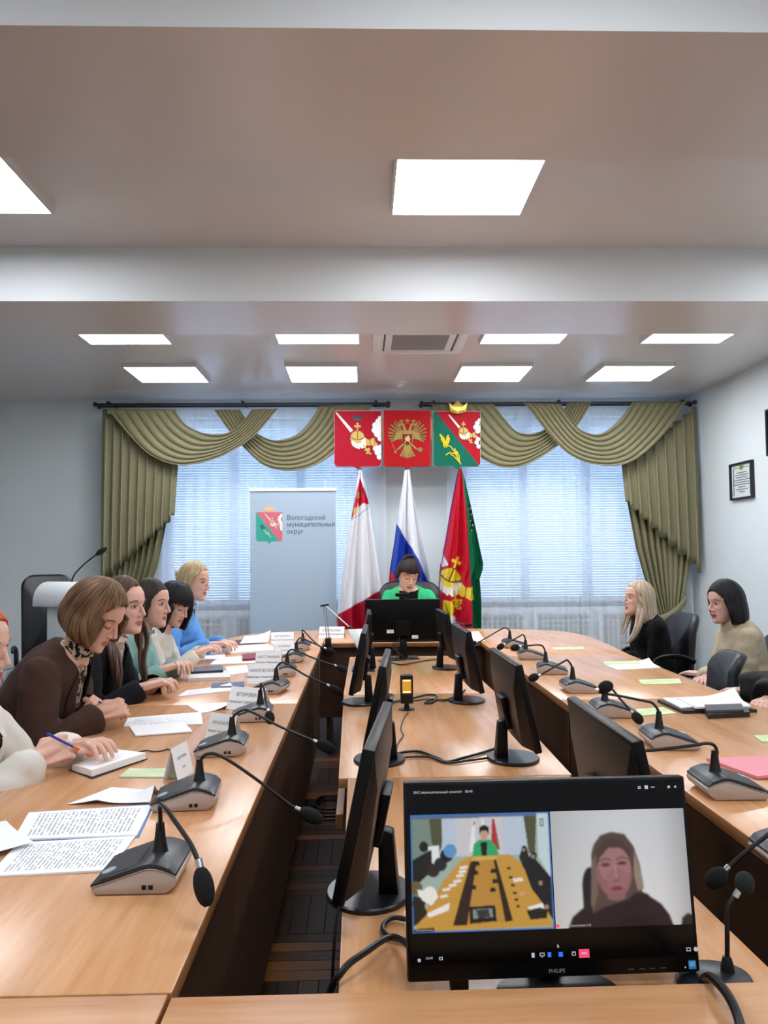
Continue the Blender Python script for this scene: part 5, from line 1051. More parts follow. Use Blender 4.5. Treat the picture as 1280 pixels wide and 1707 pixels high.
# ------------------------------------------------------------------ coats of arms
M_PRINT = mat('printed_paint', '#ffffff', .6, vcol=True, spec=.15)
GOLD, GOLDD, WHT = '#c9ab62', '#7d6430', '#e9e6e4'
def orb(c, T, crown=True, gold=GOLD, dark=GOLDD, rel=1., sw=WHT):
    P = lambda *p: [T(*q) for q in p]; s = math.dist(T(0, 0), T(1, 0)); E = lambda x, y, rx, ry, col, z=None, rot=0., dome=0.: c.ell(*T(x, y), rx * s, ry * s, col, z, rot, 1., dome)
    c.poly(P((90, 120), (108, 135), (222, 262), (202, 280), (95, 140)), sw, .004 * rel); c.line(P((98, 128), (210, 270)), 3 * s, '#b9b3b8', .005 * rel)
    if crown:
        for x in (228, 245, 262, 279): E(x, 165, 9, 16, '#4c4650', .004 * rel)
        c.poly(P((218, 175), (292, 175), (286, 190), (224, 190)), '#5a5258', .005 * rel); E(255, 142, 5, 8, '#4c4650', .004 * rel)
    c.poly(P((247, 205), (263, 205), (260, 265), (250, 265)), gold, .006 * rel); c.poly(P((230, 224), (280, 224), (280, 240), (230, 240)), gold, .006 * rel)
    E(255, 322, 57, 58, dark, .005 * rel); E(255, 322, 53, 54, gold, .006 * rel, 0, .006 * rel)
    c.line(P((205, 315), (230, 330), (255, 334), (280, 330), (305, 315)), 9 * s, dark, .012 * rel); c.line(P((255, 268), (255, 330)), 8 * s, dark, .012 * rel)
    for k in range(6): E(212 + k * 17, 316 + 14 * math.sin(k / 5 * math.pi), 3, 3, '#efe3b0', .013 * rel)
    for k, (x, y) in enumerate(((222, 365), (240, 378), (260, 384), (282, 380))): E(x, y, 11, 24, '#f1ece6', .013 * rel, -.35); c.line(P((x - 7, y - 14), (x + 5, y + 18)), 2 * s, '#8d7a6a', .013 * rel)
    c.poly(P((285, 340), (315, 318), (330, 360), (318, 390), (300, 400), (280, 392)), '#f1ece6', .010 * rel)
    c.poly(P((318, 325), (345, 335), (355, 372), (340, 384), (318, 372)), gold, .012 * rel); c.poly(P((350, 332), (382, 318), (388, 345), (412, 372), (392, 384), (355, 380)), gold, .010 * rel); c.line(P((345, 335), (355, 378)), 4 * s, dark, .012 * rel); c.line(P((378, 330), (388, 378)), 3 * s, dark, .011 * rel)
    c.line(P((300, 375), (345, 440)), 12 * s, gold, .010 * rel); c.line(P((310, 415), (345, 400)), 9 * s, gold, .011 * rel)
    for x, y in ((335, 428), (350, 440), (342, 415), (328, 436)): E(x, y, 10, 10, gold, .011 * rel); E(x, y, 4, 4, dark, .012 * rel)
def cloud(c, pts, z=.006):
    for x, y, r in pts: c.ell(x, y, r, r, '#6f6a72', z)
    for x, y, r in pts: c.ell(x + 1.5, y, r - 2.2, r - 2.2, '#eceaec', z + .001)
def shield_outline(x0, x1, y0, y1):
    cx = (x0 + x1) / 2; r = 22; yb = y1 - 22
    return [(x0, y0), (x1, y0), (x1, yb - r), (x1 - r * .3, yb - r * .3), (x1 - r, yb), (cx + 40, yb), (cx + 18, yb + 7), (cx, y1), (cx - 18, yb + 7), (cx - 40, yb), (x0 + r, yb), (x0 + r * .3, yb - r * .3), (x0, yb - r)]
def inpoly(pts):
    def f(X, Y):
        m = np.zeros(X.shape, bool); n = len(pts)
        for i in range(n):
            xa, ya = pts[i]; xb, yb = pts[(i + 1) % n]
            if ya != yb: m ^= ((ya > Y) != (yb > Y)) & (X < (xb - xa) * (Y - ya) / (yb - ya) + xa)
        return m
    return f
YS = 7.66
def SP(x, y, z=0., Y=YS): p = atY(540 + x / 4.571, 660 + y / 4.571, Y); return Vector((p.x, Y - z, p.z))
def shield(label, x0, x1, y0, y1, draw, rim):
    o = SP((x0 + x1) / 2, (y0 + y1) / 2); t = thing('coat_of_arms', label, 'coat of arms', o, 0, 'coats of arms above the flags')
    out = shield_outline(x0, x1, y0, y1); q = MB(); pts = [SP(x, y) - o for x, y in out]; n = len(pts)
    q.add([(p.x * 1.02, .028, p.z * 1.02) for p in pts] + [(p.x * 1.02, .003, p.z * 1.02) for p in pts], [tuple(range(n)), tuple(range(2 * n - 1, n - 1, -1))] + [((i + 1) % n, i, n + i, n + (i + 1) % n) for i in range(n)]); q.build('plate', mat('shield_rim' + rim[1:], rim, .4), t, bevel=.003, seg=1)
    c = Canvas(x0, y0, x1, y1, .42, '#c01428'); draw(c, x0, y0)
    c.mesh('painted_face', lambda x, y, z: SP(x, y, z) - o, M_PRINT, t, mask=inpoly(out)); return t, o
def d1(c, x0, y0):
    c.a[:] = np.array(lin('#a80f28'))
    cloud(c, [(425, 170, 18), (410, 195, 22), (390, 225, 26), (385, 262, 26), (405, 290, 28), (425, 325, 22), (395, 400, 26), (408, 430, 26), (420, 465, 22), (430, 240, 40), (430, 400, 30)]); orb(c, lambda x, y: (x, y))
shield('red shield with sword, orb and cloud, leftmost of three', 80, 434, 115, 557, d1, '#d9a39a')
def d2(c, x0, y0):
    c.a[:] = np.array(lin('#ab121a')); g = '#a38a50'; gd = '#4e3d1c'; cx = 635
    for s in (-1, 1):
        for k in range(8):                    # wing feathers
            a = rad(112 + k * 13); x, y = cx + s * (42 + k * 3), 275 + k * 7; L_ = 108 - abs(k - 2.5) * 9; ex, ey = x + s * -math.cos(a) * L_ * .95, y - math.sin(a) * L_ * .92
            c.line([(x, y), (ex, ey)], 15, gd, .004); c.line([(x, y), (ex, ey)], 11, g, .006); c.line([(x, y), (ex, ey)], 2, gd, .007)
        for k in range(6): c.line([(cx + s * (30 + k * 10), 262 + k * 5), (cx + s * (38 + k * 12), 325 + k * 2)], 10, g, .008); c.line([(cx + s * (34 + k * 11), 262 + k * 5), (cx + s * (42 + k * 13), 322)], 2, gd, .009)
        c.line([(cx + s * 8, 300), (cx + s * 20, 250), (cx + s * 32, 222), (cx + s * 40, 215)], 17, g, .009); c.ell(cx + s * 44, 216, 16, 12, g, .010); c.poly([(cx + s * 56, 210), (cx + s * 76, 218), (cx + s * 66, 238), (cx + s * 56, 228)], g, .011); c.ell(cx + s * 48, 213, 3, 3, gd, .012)
        c.poly([(cx + s * 34, 200), (cx + s * 58, 200), (cx + s * 62, 182), (cx + s * 50, 190), (cx + s * 46, 178), (cx + s * 40, 190), (cx + s * 30, 182)], g, .009); c.line([(cx + s * 84, 205), (cx + s * 94, 188)], 4, g, .006)
        c.line([(cx + s * 30, 370), (cx + s * 62, 400)], 15, g, .008)
        for k in range(3): c.line([(cx + s * 60, 398), (cx + s * (76 + k * 6), 404 + k * 9)], 5, g, .008)
        for k in range(4): c.line([(cx + s * k * 7, 400), (cx + s * k * 17, 470 - k * 5)], 13, g, .007); c.line([(cx + s * (k * 7 + 4), 405), (cx + s * (k * 15 + 8), 466 - k * 5)], 2, gd, .008)
    c.poly([(cx - 14, 200), (cx + 14, 200), (cx + 18, 178), (cx + 7, 186), (cx, 168), (cx - 7, 186), (cx - 18, 178)], g, .010); c.line([(cx - 40, 230), (cx, 205), (cx + 40, 230)], 3, g, .007)
    c.ell(cx, 325, 44, 62, g, .009); c.ell(cx, 400, 30, 26, g, .008)
    c.poly([(598, 292), (672, 292), (672, 358), (635, 378), (598, 358)], gd, .012); c.poly([(602, 296), (668, 296), (668, 356), (635, 373), (602, 356)], '#8c1c1c', .013)
    c.ell(636, 330, 20, 17, '#c9b88a', .015); c.ell(640, 312, 8, 9, '#d8cfb2', .016); c.line([(618, 308), (652, 358)], 4, '#cdbb86', .016); c.line([(622, 345), (615, 362)], 5, '#cdbb86', .015); c.line([(648, 345), (656, 360)], 5, '#cdbb86', .015)
    c.line([(520, 365), (552, 438)], 4, g, .007); c.ell(545, 428, 10, 9, g, .008); c.ell(732, 410, 17, 17, g, .008); c.line([(732, 393), (732, 428)], 3, gd, .009); c.line([(715, 408), (749, 408)], 3, gd, .009)
shield('red shield with a gold double-headed eagle, middle of three', 457, 811, 112, 557, d2, '#c9453a')
def wheat(c, s=1.):
    for x, y, a in ((893, 310, -.5), (912, 330, -.4), (905, 345, -.6), (925, 360, -.4), (940, 320, .3), (950, 340, .2), (935, 345, .5), (915, 372, -.2), (938, 372, .3)): c.ell(x, y, 8, 24, '#e6c81c', .006, a, 1., .004); c.line([(x, y - 14), (x + a * 6, y + 14)], 2, '#9a8210', .008)
    c.line([(930, 375), (965, 385), (990, 420), (1042, 520)], 8, '#e0c21a', .006)
    for pts in (((1000, 440), (955, 432), (930, 450)), ((1012, 460), (1005, 425), (995, 400)), ((1028, 495), (1030, 460), (1012, 425)), ((1040, 515), (990, 460), (965, 445))): c.line(list(pts), 8, '#e6c81c', .007)
def d3(c, x0, y0):
    c.a[:] = np.array(lin('#a81024')); c.poly([(833, 118), (850, 118), (1180, 528), (1180, 560), (833, 560)], '#0b6450')
    wheat(c); cloud(c, [(1180, 185, 14), (1165, 210, 20), (1155, 240, 22), (1168, 270, 20), (1185, 250, 26), (1170, 330, 18), (1160, 355, 18), (1175, 385, 18)]); orb(c, lambda x, y: (1062 + (x - 255) * .69, 277 + (y - 320) * .69), False)
t3, o3 = shield('red and green shield with wheat and gold crown, rightmost of three', 833, 1190, 118, 557, d3, '#b9c8b0')
q = MB(); c5 = [(962, 128), (948, 52), (978, 78), (1017, 34), (1056, 78), (1092, 52), (1076, 128), (1018, 142)]
pts = [SP(x, y) - o3 for x, y in c5]; n = len(pts); q.add([(p.x, -.006, p.z) for p in pts] + [(p.x, -.03, p.z) for p in pts], [tuple(range(n))[::-1], tuple(range(n, 2 * n))] + [(i, (i + 1) % n, n + (i + 1) % n, n + i) for i in range(n)])
M_GOLD = mat('crown_gold', '#c9a94e', .35, metal=.6); cr = q.build('crown', M_GOLD, t3, bevel=.003)
for x in (975, 1000, 1036, 1060): q = MB(); q.ball(SP(x, 122, .032) - o3, .007, 10, 6); q.build('crown_stud', mat('crown_stud', '#7d6a30', .4, metal=.5), cr)
q = MB(); a, b = SP(434, 160), SP(857, 330); q.box(SP(430, 0).x, SP(838, 0).x, YS + .03, YS + .05, SP(0, 330).z, SP(0, 160).z); setp(q.build('mounting_board', mat('board_beige', '#d8bd98', .6), bevel=.003), 'beige board joining the three coats of arms', 'board')
# ------------------------------------------------------------------ flags
def flag(label, rows_, Y, draw, bg, pole_x, folds):
    ys = [r[0] for r in rows_]; xl = lambda y: interp(ys, [r[1] for r in rows_], y); xr = lambda y: interp(ys, [r[2] for r in rows_], y); top = atY(pole_x, ys[0], Y)
    t = thing('flag', label, 'flag', (top.x, Y, 0), 0, 'flags on poles behind the head table'); o = Vector((top.x, Y, 0))
    x0, x1, y0, y1 = min(r[1] for r in rows_) - 2, max(r[2] for r in rows_) + 2, ys[0], ys[-1]; c = Canvas(x0, y0, x1, y1, 3.0, bg); draw(c); c.blur(3); nu, nv = 110, 280
    V = []; C_ = []
    for j in range(nv + 1):
        y = lerp(y0, y1, j / nv)
        for i in range(nu + 1):
            u = i / nu; x = lerp(xl(y), xr(y), u); p = atY(x, y, Y); v = j / nv; A = .012 + .055 * min(1, v * 1.6)
            d = A * (.6 * math.sin(folds * 2 * math.pi * (u + .12 * math.sin(v * 3))) + .4 * math.sin(folds * 3.7 * math.pi * u + 2 * v)) - .05 * math.sin(math.pi * u)
            V.append((p.x - o.x, d, p.z)); fx = min(c.w - 1.001, max(0, (x - x0) / (x1 - x0) * c.w - .5)); fy = min(c.h - 1.001, max(0, (y - y0) / (y1 - y0) * c.h - .5)); ci, cj = int(fx), int(fy); fx -= ci; fy -= cj; C_.append((*(lerp(lerp(c.a[cj, ci], c.a[cj, ci + 1], fx), lerp(c.a[cj + 1, ci], c.a[cj + 1, ci + 1], fx), fy)), 1))
    f = [(j * (nu + 1) + i, (j + 1) * (nu + 1) + i, (j + 1) * (nu + 1) + i + 1, j * (nu + 1) + i + 1) for j in range(nv) for i in range(nu)]
    me = bpy.data.meshes.new('flag_cloth'); me.from_pydata(V, [], f); ca = me.color_attributes.new('Col', 'FLOAT_COLOR', 'POINT'); ca.data.foreach_set('color', np.array(C_, np.float32).ravel())
    me.materials.append(mat('flag_satin', '#ffffff', .5, vcol=True, spec=.2)); me.polygons.foreach_set('use_smooth', [True] * len(f)); link('flag_cloth', me, t)
    q = MB(); q.tube([(0, .02, .05), (0, .02, top.z)], .013, 12); q.build('pole', mat('pole_wood', '#8a6a44', .4), t)
    q = MB(); q.lathe([(.013, 0), (.016, .006), (.012, .016), (.003, .024)], 14, (0, .02, top.z)); q.build('finial', M_DMETAL, t)
    q = MB(); q.lathe([(.17, 0), (.17, .02), (.05, .05), (.02, .12)], 28, (0, .02, 0)); q.build('stand', M_DMETAL, t)
    return t
def f1(c):
    c.poly([(600, 797), (617, 842), (606, 839), (597, 846), (586, 866), (586, 860), (592, 830)], '#c21a38'); c.line([(586, 866), (600, 858), (617, 843)], 1.2, '#8a8a94'); c.ell(592, 852, 3.4, 6, '#c9ab52'); c.ell(597, 826, 3, 6, '#a87f3a'); c.line([(604, 815), (606, 822)], 3, '#3c1a24'); c.line([(597, 840), (592, 862)], 1.6, '#d9c26a')
    c.poly([(560, 1027), (567, 1022), (637, 982), (650, 978), (650, 1075), (560, 1075)], '#ae0f2a')
def f2(c):
    c.poly([(661, 872), (672, 893), (697, 932), (716, 975), (722, 1010), (640, 1010), (648, 950)], '#1c3aa6'); c.poly([(645, 950), (653, 952), (670, 985), (700, 1010), (640, 1010)], '#c01c2c')
def f3(c):
    c.poly([(768, 780), (772, 810), (777, 850), (780, 900), (784, 960), (788, 1050), (810, 1050), (815, 780)], '#0a6640'); c.line([(768, 780), (772, 810), (777, 850), (780, 900), (784, 960), (788, 1050)], 1.2, '#0a5a40')
    for x, y in ((783, 845), (785, 855), (783, 866), (787, 873), (785, 882)): c.ell(x, y, 2.4, 4.5, '#101614'); c.ell(x + 1, y + 2, 1, 1.6, '#d9d6b0')
    ro, s = rad(21.5), .335
    T = lambda x, y: (749 + ((x - 255) * math.cos(ro) - (y - 320) * math.sin(ro)) * s, 964 + ((x - 255) * math.sin(ro) + (y - 320) * math.cos(ro)) * s)
    for x, y, r in ((743, 1040, 9), (752, 1032, 8), (757, 1044, 9), (735, 1030, 8)): c.ell(x, y, r, r, '#7a7078'); c.ell(x, y, r - .8, r - .8, '#e6e2e6')
    orb(c, T, False, '#e8c838', '#5c4a10', 1., '#e0dade')
    c.poly([(738, 1000), (752, 1002), (757, 1018), (748, 1030), (737, 1022)], '#e8cf2c'); c.line([(741, 1004), (748, 1026)], 1.2, '#4c3c10'); c.line([(737, 1022), (748, 1030)], 1.4, '#4c3c10')
    c.line([(764, 783), (756, 830), (746, 890), (736, 945), (731, 1000)], 1.4, '#5a2a7a')
flag('white flag with red lower corner, leftmost of three', [(784, 598, 603), (800, 595, 607), (830, 591, 613), (870, 584, 619), (930, 573, 629), (985, 565, 637), (1030, 562, 642), (1075, 566, 646)], 7.32, f1, '#e6e6ec', 600, 2.6)
flag('white, blue and red flag behind the woman in green', [(784, 674, 683), (800, 672, 685), (850, 664, 693), (900, 658, 703), (950, 650, 714), (1010, 646, 722)], 7.36, f2, '#e8eaf0', 678, 2.4)
flag('red and green flag with a gold orb, rightmost of three', [(782, 764, 770), (800, 760, 775), (850, 751, 786), (900, 743, 796), (940, 735, 804), (950, 734, 803), (965, 732, 798), (1000, 728, 801), (1050, 726, 802)], 7.34, f3, '#c0102a', 767, 2.4)
# ------------------------------------------------------------------ roll-up banner
YN = 7.5; bo = atY(488, 1000, YN); t = thing('roll_up_banner', 'pale blue roll-up banner with emblem and lettering', 'banner', (bo.x, YN, 0))
bl, br, bt = atY(417, 900, YN).x - bo.x, atY(560, 900, YN).x - bo.x, atY(488, 818, YN).z
q = MB(); q.box(bl, br, -.002, .002, .06, bt); q.build('fabric', mat('banner_vinyl', '#a9bccd', .6), t, smooth=False)
q = MB(); q.box(bl - .008, br + .008, -.012, .012, bt - .006, bt + .022); q.build('top_rail', M_WHITE, t, bevel=.004)
q = MB(); q.box(bl - .02, br + .02, -.07, .07, 0, .08); q.build('base_cassette', M_METAL, t, bevel=.015)
q = MB(); q.tube([((bl + br) / 2, .03, .08), ((bl + br) / 2, .03, bt)], .008, 8); q.build('support_pole', M_METAL, t)
def BP(x, y, z=0.): p = atY(400 + x / 6.4, 800 + y / 6.4, YN); return Vector((p.x - bo.x, -.003 - z * .1, p.z))
c = Canvas(165, 260, 458, 690, .5, '#a9bccd'); so = [(172, 345), (450, 345), (450, 630), (440, 655), (335, 658), (313, 682), (292, 658), (185, 655), (172, 630)]
c.poly(so, '#d86a7c'); m_ = inpoly(so); inside = m_(c.X, c.Y)
c.poly([(172, 345), (190, 362), (418, 650), (400, 657), (335, 658), (313, 682), (292, 658), (185, 655), (172, 630)], '#33a693'); cl_ = [(440, 380), (425, 400), (418, 425), (430, 450), (440, 470), (438, 500), (445, 525)]
for x, y in cl_: c.ell(x, y, 17, 17, '#eef0ee')
orb(c, lambda x, y: (345 + (x - 255) * .5, 455 + (y - 320) * .5), False, '#d9b49a', '#b07a62', 1., '#f2dede')
for x, y in ((222, 492), (240, 488), (232, 510), (250, 505), (244, 525), (262, 515)): c.ell(x, y, 7, 14, '#2d5a48', None, .4)
c.line([(250, 530), (300, 572), (332, 615)], 5, '#e9e2a8'); c.line([(298, 572), (270, 568)], 6, '#e9e2a8'); c.line([(306, 590), (308, 560)], 5, '#e9e2a8')
c.a[~inside & (c.Y > 340)] = lin('#a9bccd')
c.poly([(262, 336), (250, 285), (280, 308), (292, 272), (308, 300), (318, 265), (332, 302), (350, 278), (355, 308), (378, 292), (365, 336)], '#e8bf8e'); c.poly([(262, 322), (368, 322), (365, 338), (262, 338)], '#e2a878'); c.blur(1)
c.mesh('emblem', BP, mat('banner_print', '#ffffff', .6, vcol=True), t)
M_INK = mat('banner_ink', '#31506a', .6)
for s_, y in (('Вологодский', 428), ('муниципальный', 500), ('округ', 575)):
    p = BP(498, y); text(s_, .060, M_INK, t, Matrix.Translation(p) @ Matrix.Rotation(rad(90), 4, 'X'), ext=.0003, sx=.95)
# ------------------------------------------------------------------ framed certificates on the right wall
def onX(px, py, X): d = ray(px, py); return CAM + d * (X / d.x)
def cert(label, corners, mat_in, deep=False):
    P = [onX(x, y, XR - .02) for x, y in corners]; y0, y1 = P[1].y, P[0].y; z0, z1 = (P[2].z + P[3].z) / 2, (P[0].z + P[1].z) / 2; yc, zc = (y0 + y1) / 2, (z0 + z1) / 2
    t = thing('framed_certificate', label, 'picture frame', (XR - .001, yc, zc)); hy, hz = (y1 - y0) / 2, (z1 - z0) / 2
    q = MB(); w_ = .018
    for a in ((-hy, hy, -hz, -hz + w_), (-hy, hy, hz - w_, hz), (-hy, -hy + w_ * 1.3, -hz + w_, hz - w_), (hy - w_ * 1.3, hy, -hz + w_, hz - w_)): q.box(-.028, 0, *a)
    q.build('frame', mat('frame_black', '#15171a', .4), t, smooth=False)
    q = MB(); q.box(-.012, -.002, -hy + .01, hy - .01, -hz + .01, hz - .01); q.build('sheet', mat_in, t, smooth=False)
    if not deep:
        M_CI = mat('certificate_ink', '#6f7f78', .6); M_CG = mat('certificate_green', '#8a9a3c', .6); M_CB = mat('certificate_border', '#4e5a58', .6)
        for k in range(9):
            wd = (.45, .6, .5, .7, .62, .7, .3, .55, .25)[k] * hy; z = hz * (.45 - .13 * k); q = MB(); q.box(-.0135, -.012, -wd, wd, z - .004, z + .004); q.build('text_line', M_CI, t, smooth=False)
        q = MB(); q.M = Matrix.Translation((-.0135, 0, hz * .72)) @ Matrix.Rotation(rad(-90), 4, 'Y'); q.lathe([(.022, 0), (.022, .001)], 12, sy=1.6); q.build('crest', M_CG, t)
        for s in (-1, 1):
            q = MB(); q.box(-.0133, -.012, s * hy * .74 - .007, s * hy * .74 + .007, -hz * .78, hz * .72); q.build('border_strip', M_CB, t, smooth=False)
        q = MB(); q.box(-.0133, -.012, -hy * .74, hy * .74, hz * .70, hz * .74); q.build('border_strip', M_CG, t, smooth=False)
    q = MB(); q.box(-.0150, -.0142, -hy + .012, hy - .012, -hz + .012, hz - .012); q.build('glass', M_GLASS, t, smooth=False)
cert('black framed certificate hanging on the right wall', [(1216, 775), (1253, 766), (1254, 829.5), (1219, 834.5)], M_PAPER)
cert('dark framed picture at the right edge of the photo', [(1276, 681), (1330, 667), (1334, 745), (1280, 762)], mat('picture_dark', '#2a3440', .5), True)
# ------------------------------------------------------------------ desk lamp, lantern
YLp = 5.53; b0 = atY(547, 1073, YLp + .05); t = thing('desk_lamp', 'folding desk lamp with white head clamped to the head table', 'desk lamp', (b0.x, YLp + .08, TZ)); o = Vector(t.location)
q = MB(); q.box(-.02, .02, -.055, .02, -.06, .035); q.build('clamp', M_BLACK, t, bevel=.004)
P = lambda x, y: atY(x, y, YLp + .05) - o
for dx in (-.008, .008):
    q = MB(); q.tube([P(547, 1068) + Vector((dx, 0, 0)), P(541, 1011) + Vector((dx, 0, 0))], .0035, 8); q.build('lower_arm', M_METAL, t)
q = MB(); q.tube([P(534, 1010), P(548, 1008)], .007, 8); q.build('elbow_joint', M_BLACK, t)
q = MB(); q.tube([P(543, 1010), P(582, 1045)], .0045, 8); q.build('upper_arm', M_WHITE, t)
q = MB(); q.ball(P(583, 1047), .014, 12, 8); q.build('head_joint', M_BLACK, t)
a, b = atY(588, 1049, YLp - .03) - o, atY(609, 1099, YLp - .10) - o; d = (b - a); sd = Vector((1, 0, 0)); nn = d.cross(sd).normalized()
q = MB(); W0, W1 = .034, .02; v = []
for p, w_ in ((a, W0), (b, W1)):
    for s1, s2 in ((-1, -1), (1, -1), (1, 1), (-1, 1)): v.append(p + sd * (s1 * w_) + nn * (s2 * .008))
q.add(v, [(3, 2, 1, 0), (4, 5, 6, 7), (0, 1, 5, 4), (1, 2, 6, 5), (2, 3, 7, 6), (3, 0, 4, 7)]); q.build('lamp_head', M_WHITE, t, bevel=.005)
b0 = at(678, 1183, CZ); t = thing('lantern', 'small black lantern with a glowing amber panel on a round foot', 'lantern', (b0.x, b0.y, CZ))
q = MB(); q.lathe([(.034, 0), (.034, .004), (.012, .007), (.009, .03)], 24); q.build('foot', M_BLACK, t)
q = MB(); q.box(-.026, .026, -.022, .022, .028, .07); q.build('lower_body', M_BLACK, t, bevel=.004)
q = MB(); q.box(-.026, .026, -.022, .022, .128, .146); q.build('cap', M_BLACK, t, bevel=.004)
for sx in (-1, 1):
    for sy in (-1, 1): q = MB(); q.box(sx * .023 - .003, sx * .023 + .003, sy * .019 - .003, sy * .019 + .003, .068, .13); q.build('corner_post', M_BLACK, t, smooth=False)
q = MB(); q.box(-.019, .019, -.016, .016, .070, .128); q.build('amber_panel', mat('amber_glow', '#c08a30', .4, emit=.75), t, bevel=.003)
for z in (.074, .121):
    q = MB(); q.box(-.016, .016, -.0175, -.0155, z, z + .005); q.build('light_bar', mat('lantern_light_bar', '#ffe9b0', .4, emit=1.2), t, smooth=False)
# ------------------------------------------------------------------ papers, books, cards
def page_mat(nm, rows_=34, dens=.5, col='#f3f4f6', ink='#b2b7bd'):
    m = mat(nm, col, .7); nt = m.node_tree; N = nt.nodes; L = nt.links; b = N['Principled BSDF']; uv = N.new('ShaderNodeUVMap'); sp = N.new('ShaderNodeSeparateXYZ'); L.new(uv.outputs[0], sp.inputs[0])
    def mt(op, a, b_=None, c=None):
        n = N.new('ShaderNodeMath'); n.operation = op
        for i, x in enumerate((a, b_, c)):
            if x is None: continue
            if isinstance(x, (int, float)): n.inputs[i].default_value = x
            else: L.new(x, n.inputs[i])
        return n.outputs[0]
    u, v = sp.outputs[0], sp.outputs[1]; row = mt('MULTIPLY', v, rows_); fr = mt('FRACT', row); fl_ = mt('FLOOR', row)
    on = mt('LESS_THAN', fr, .42); cb = N.new('ShaderNodeCombineXYZ'); L.new(mt('MULTIPLY', u, 38), cb.inputs[0]); L.new(fl_, cb.inputs[1]); n = N.new('ShaderNodeTexWhiteNoise'); n.noise_dimensions = '2D'; cf = N.new('ShaderNodeCombineXYZ'); L.new(mt('FLOOR', mt('MULTIPLY', u, 38)), cf.inputs[0]); L.new(fl_, cf.inputs[1]); L.new(cf.outputs[0], n.inputs[0])
    w_ = mt('GREATER_THAN', n.outputs[0], 1 - dens - .25); mg = mt('MULTIPLY', mt('MULTIPLY', mt('GREATER_THAN', u, .1), mt('LESS_THAN', u, .92)), mt('MULTIPLY', mt('GREATER_THAN', v, .08), mt('LESS_THAN', v, .93)))
    f = mt('MULTIPLY', mt('MULTIPLY', on, w_), mg); mx = N.new('ShaderNodeMix'); mx.data_type = 'RGBA'; mx.inputs[6].default_value = (*lin(col), 1); mx.inputs[7].default_value = (*lin(ink), 1); L.new(f, mx.inputs[0]); L.new(mx.outputs[2], b.inputs['Base Color']); return m
M_PAGE = page_mat('printed_page'); M_PAGE2 = page_mat('printed_table', 30, .45, ink='#a8adb4')
def sheet(name, label, cat, px, m=M_PAPER, z=TZ, th=.0015, curl=None, group=None, swap=False, parent=None):
    """px: four corners as seen (upper-left, upper-right, lower-right, lower-left) on the table plane"""
    P = [at(x, y, z) for x, y in px]; o = sum(P, Vector()) / 4 if parent is None else Vector(parent.location); n = 14; V = []; UV = []
    for side in (0, 1):
        for j in range(n + 1):
            for i in range(n + 1):
                u, v = i / n, j / n; p = lerp(lerp(P[0], P[1], u), lerp(P[3], P[2], u), v); h = 0
                for c in (curl or ()):
                    cu, cv, amt, rr_ = c; d = math.hypot(u - cu, v - cv); h += amt * max(0, 1 - d / rr_) ** 2
                V.append((p.x - o.x, p.y - o.y, p.z - o.z + h + (th if side else .0004))); UV.append((u, v) if not swap else (1 - v, u))
    k = (n + 1) ** 2; f = [(k + j * (n + 1) + i, k + (j + 1) * (n + 1) + i, k + (j + 1) * (n + 1) + i + 1, k + j * (n + 1) + i + 1) for j in range(n) for i in range(n)]
    f += [(j * (n + 1) + i, j * (n + 1) + i + 1, (j + 1) * (n + 1) + i + 1, (j + 1) * (n + 1) + i) for j in range(n) for i in range(n)]
    ed = [i for i in range(n)]
    for i in range(n):
        for a, b in (((0, i), (0, i + 1)), ((n, i + 1), (n, i)), ((i + 1, 0), (i, 0)), ((i, n), (i + 1, n))):
            A, B = a[0] * (n + 1) + a[1], b[0] * (n + 1) + b[1]; f.append((A, B, k + B, k + A)[::-1])
    me = bpy.data.meshes.new(name); me.from_pydata(V, [], f); uvl = me.uv_layers.new(name='UVMap'); li = np.empty(len(me.loops), np.int32); me.loops.foreach_get('vertex_index', li); uvl.data.foreach_set('uv', np.array(UV, np.float32)[li].ravel())
    me.materials.append(m); me.update(); ob = link(name, me, parent)
    if parent is None: ob.location = o; setp(ob, label, cat, group)
    return ob
gP = 'papers on the left tables'; gR = 'papers on the right tables'
sheet('document', 'upper printed sheet of the open document nearest the camera', 'document', [(48, 1357), (254, 1344), (228, 1395), (22, 1402)], M_PAGE2, th=.004, group=gP, swap=True)
sheet('document', 'lower printed sheet of the open document nearest the camera', 'document', [(30, 1408), (226, 1396), (184, 1453), (-20, 1464)], M_PAGE2, th=.004, group=gP, swap=True)
sheet('document', 'blank sheet cut off by the left edge over the document', 'document', [(-60, 1372), (10, 1376), (56, 1404), (-60, 1436)], M_PAPER, z=TZ + .012, th=.001, curl=[(1, 0, .01, .8)], group=gP)
sheet('folder', 'blue folder under the upper printed sheet', 'folder', [(70, 1354), (258, 1341), (232, 1398), (20, 1404)], mat('folder_blue', '#4a78b0', .5), z=TZ - .0015, th=.0022, group=gP)
sheet('paper_sheet', 'curled white sheet beside the second microphone', 'paper', [(186, 1313), (268, 1319), (250, 1342), (112, 1342)], M_PAPER, curl=[(1, .6, .035, .7), (.35, 1, .012, .5)], group=gP)
sheet('paper_sheet', 'white sheet lying under the edge of the second microphone', 'paper', [(292, 1312), (330, 1303), (340, 1316), (300, 1326)], M_PAPER, z=TZ + .0005, group=gP)
sheet('flyer', 'pale green flyer beside the tilted card on the left table', 'flyer', [(216, 1283), (306, 1283), (302, 1297), (198, 1297)], mat('flyer_green', '#b9cf9a', .6, col2='#d8e2c4', noise_scale=9), th=.004, group=gP)
sheet('document', 'printed sheet in front of the woman in brown', 'document', [(213, 1198), (335, 1188), (338, 1208), (206, 1212)], M_PAGE, group=gP, th=.003)
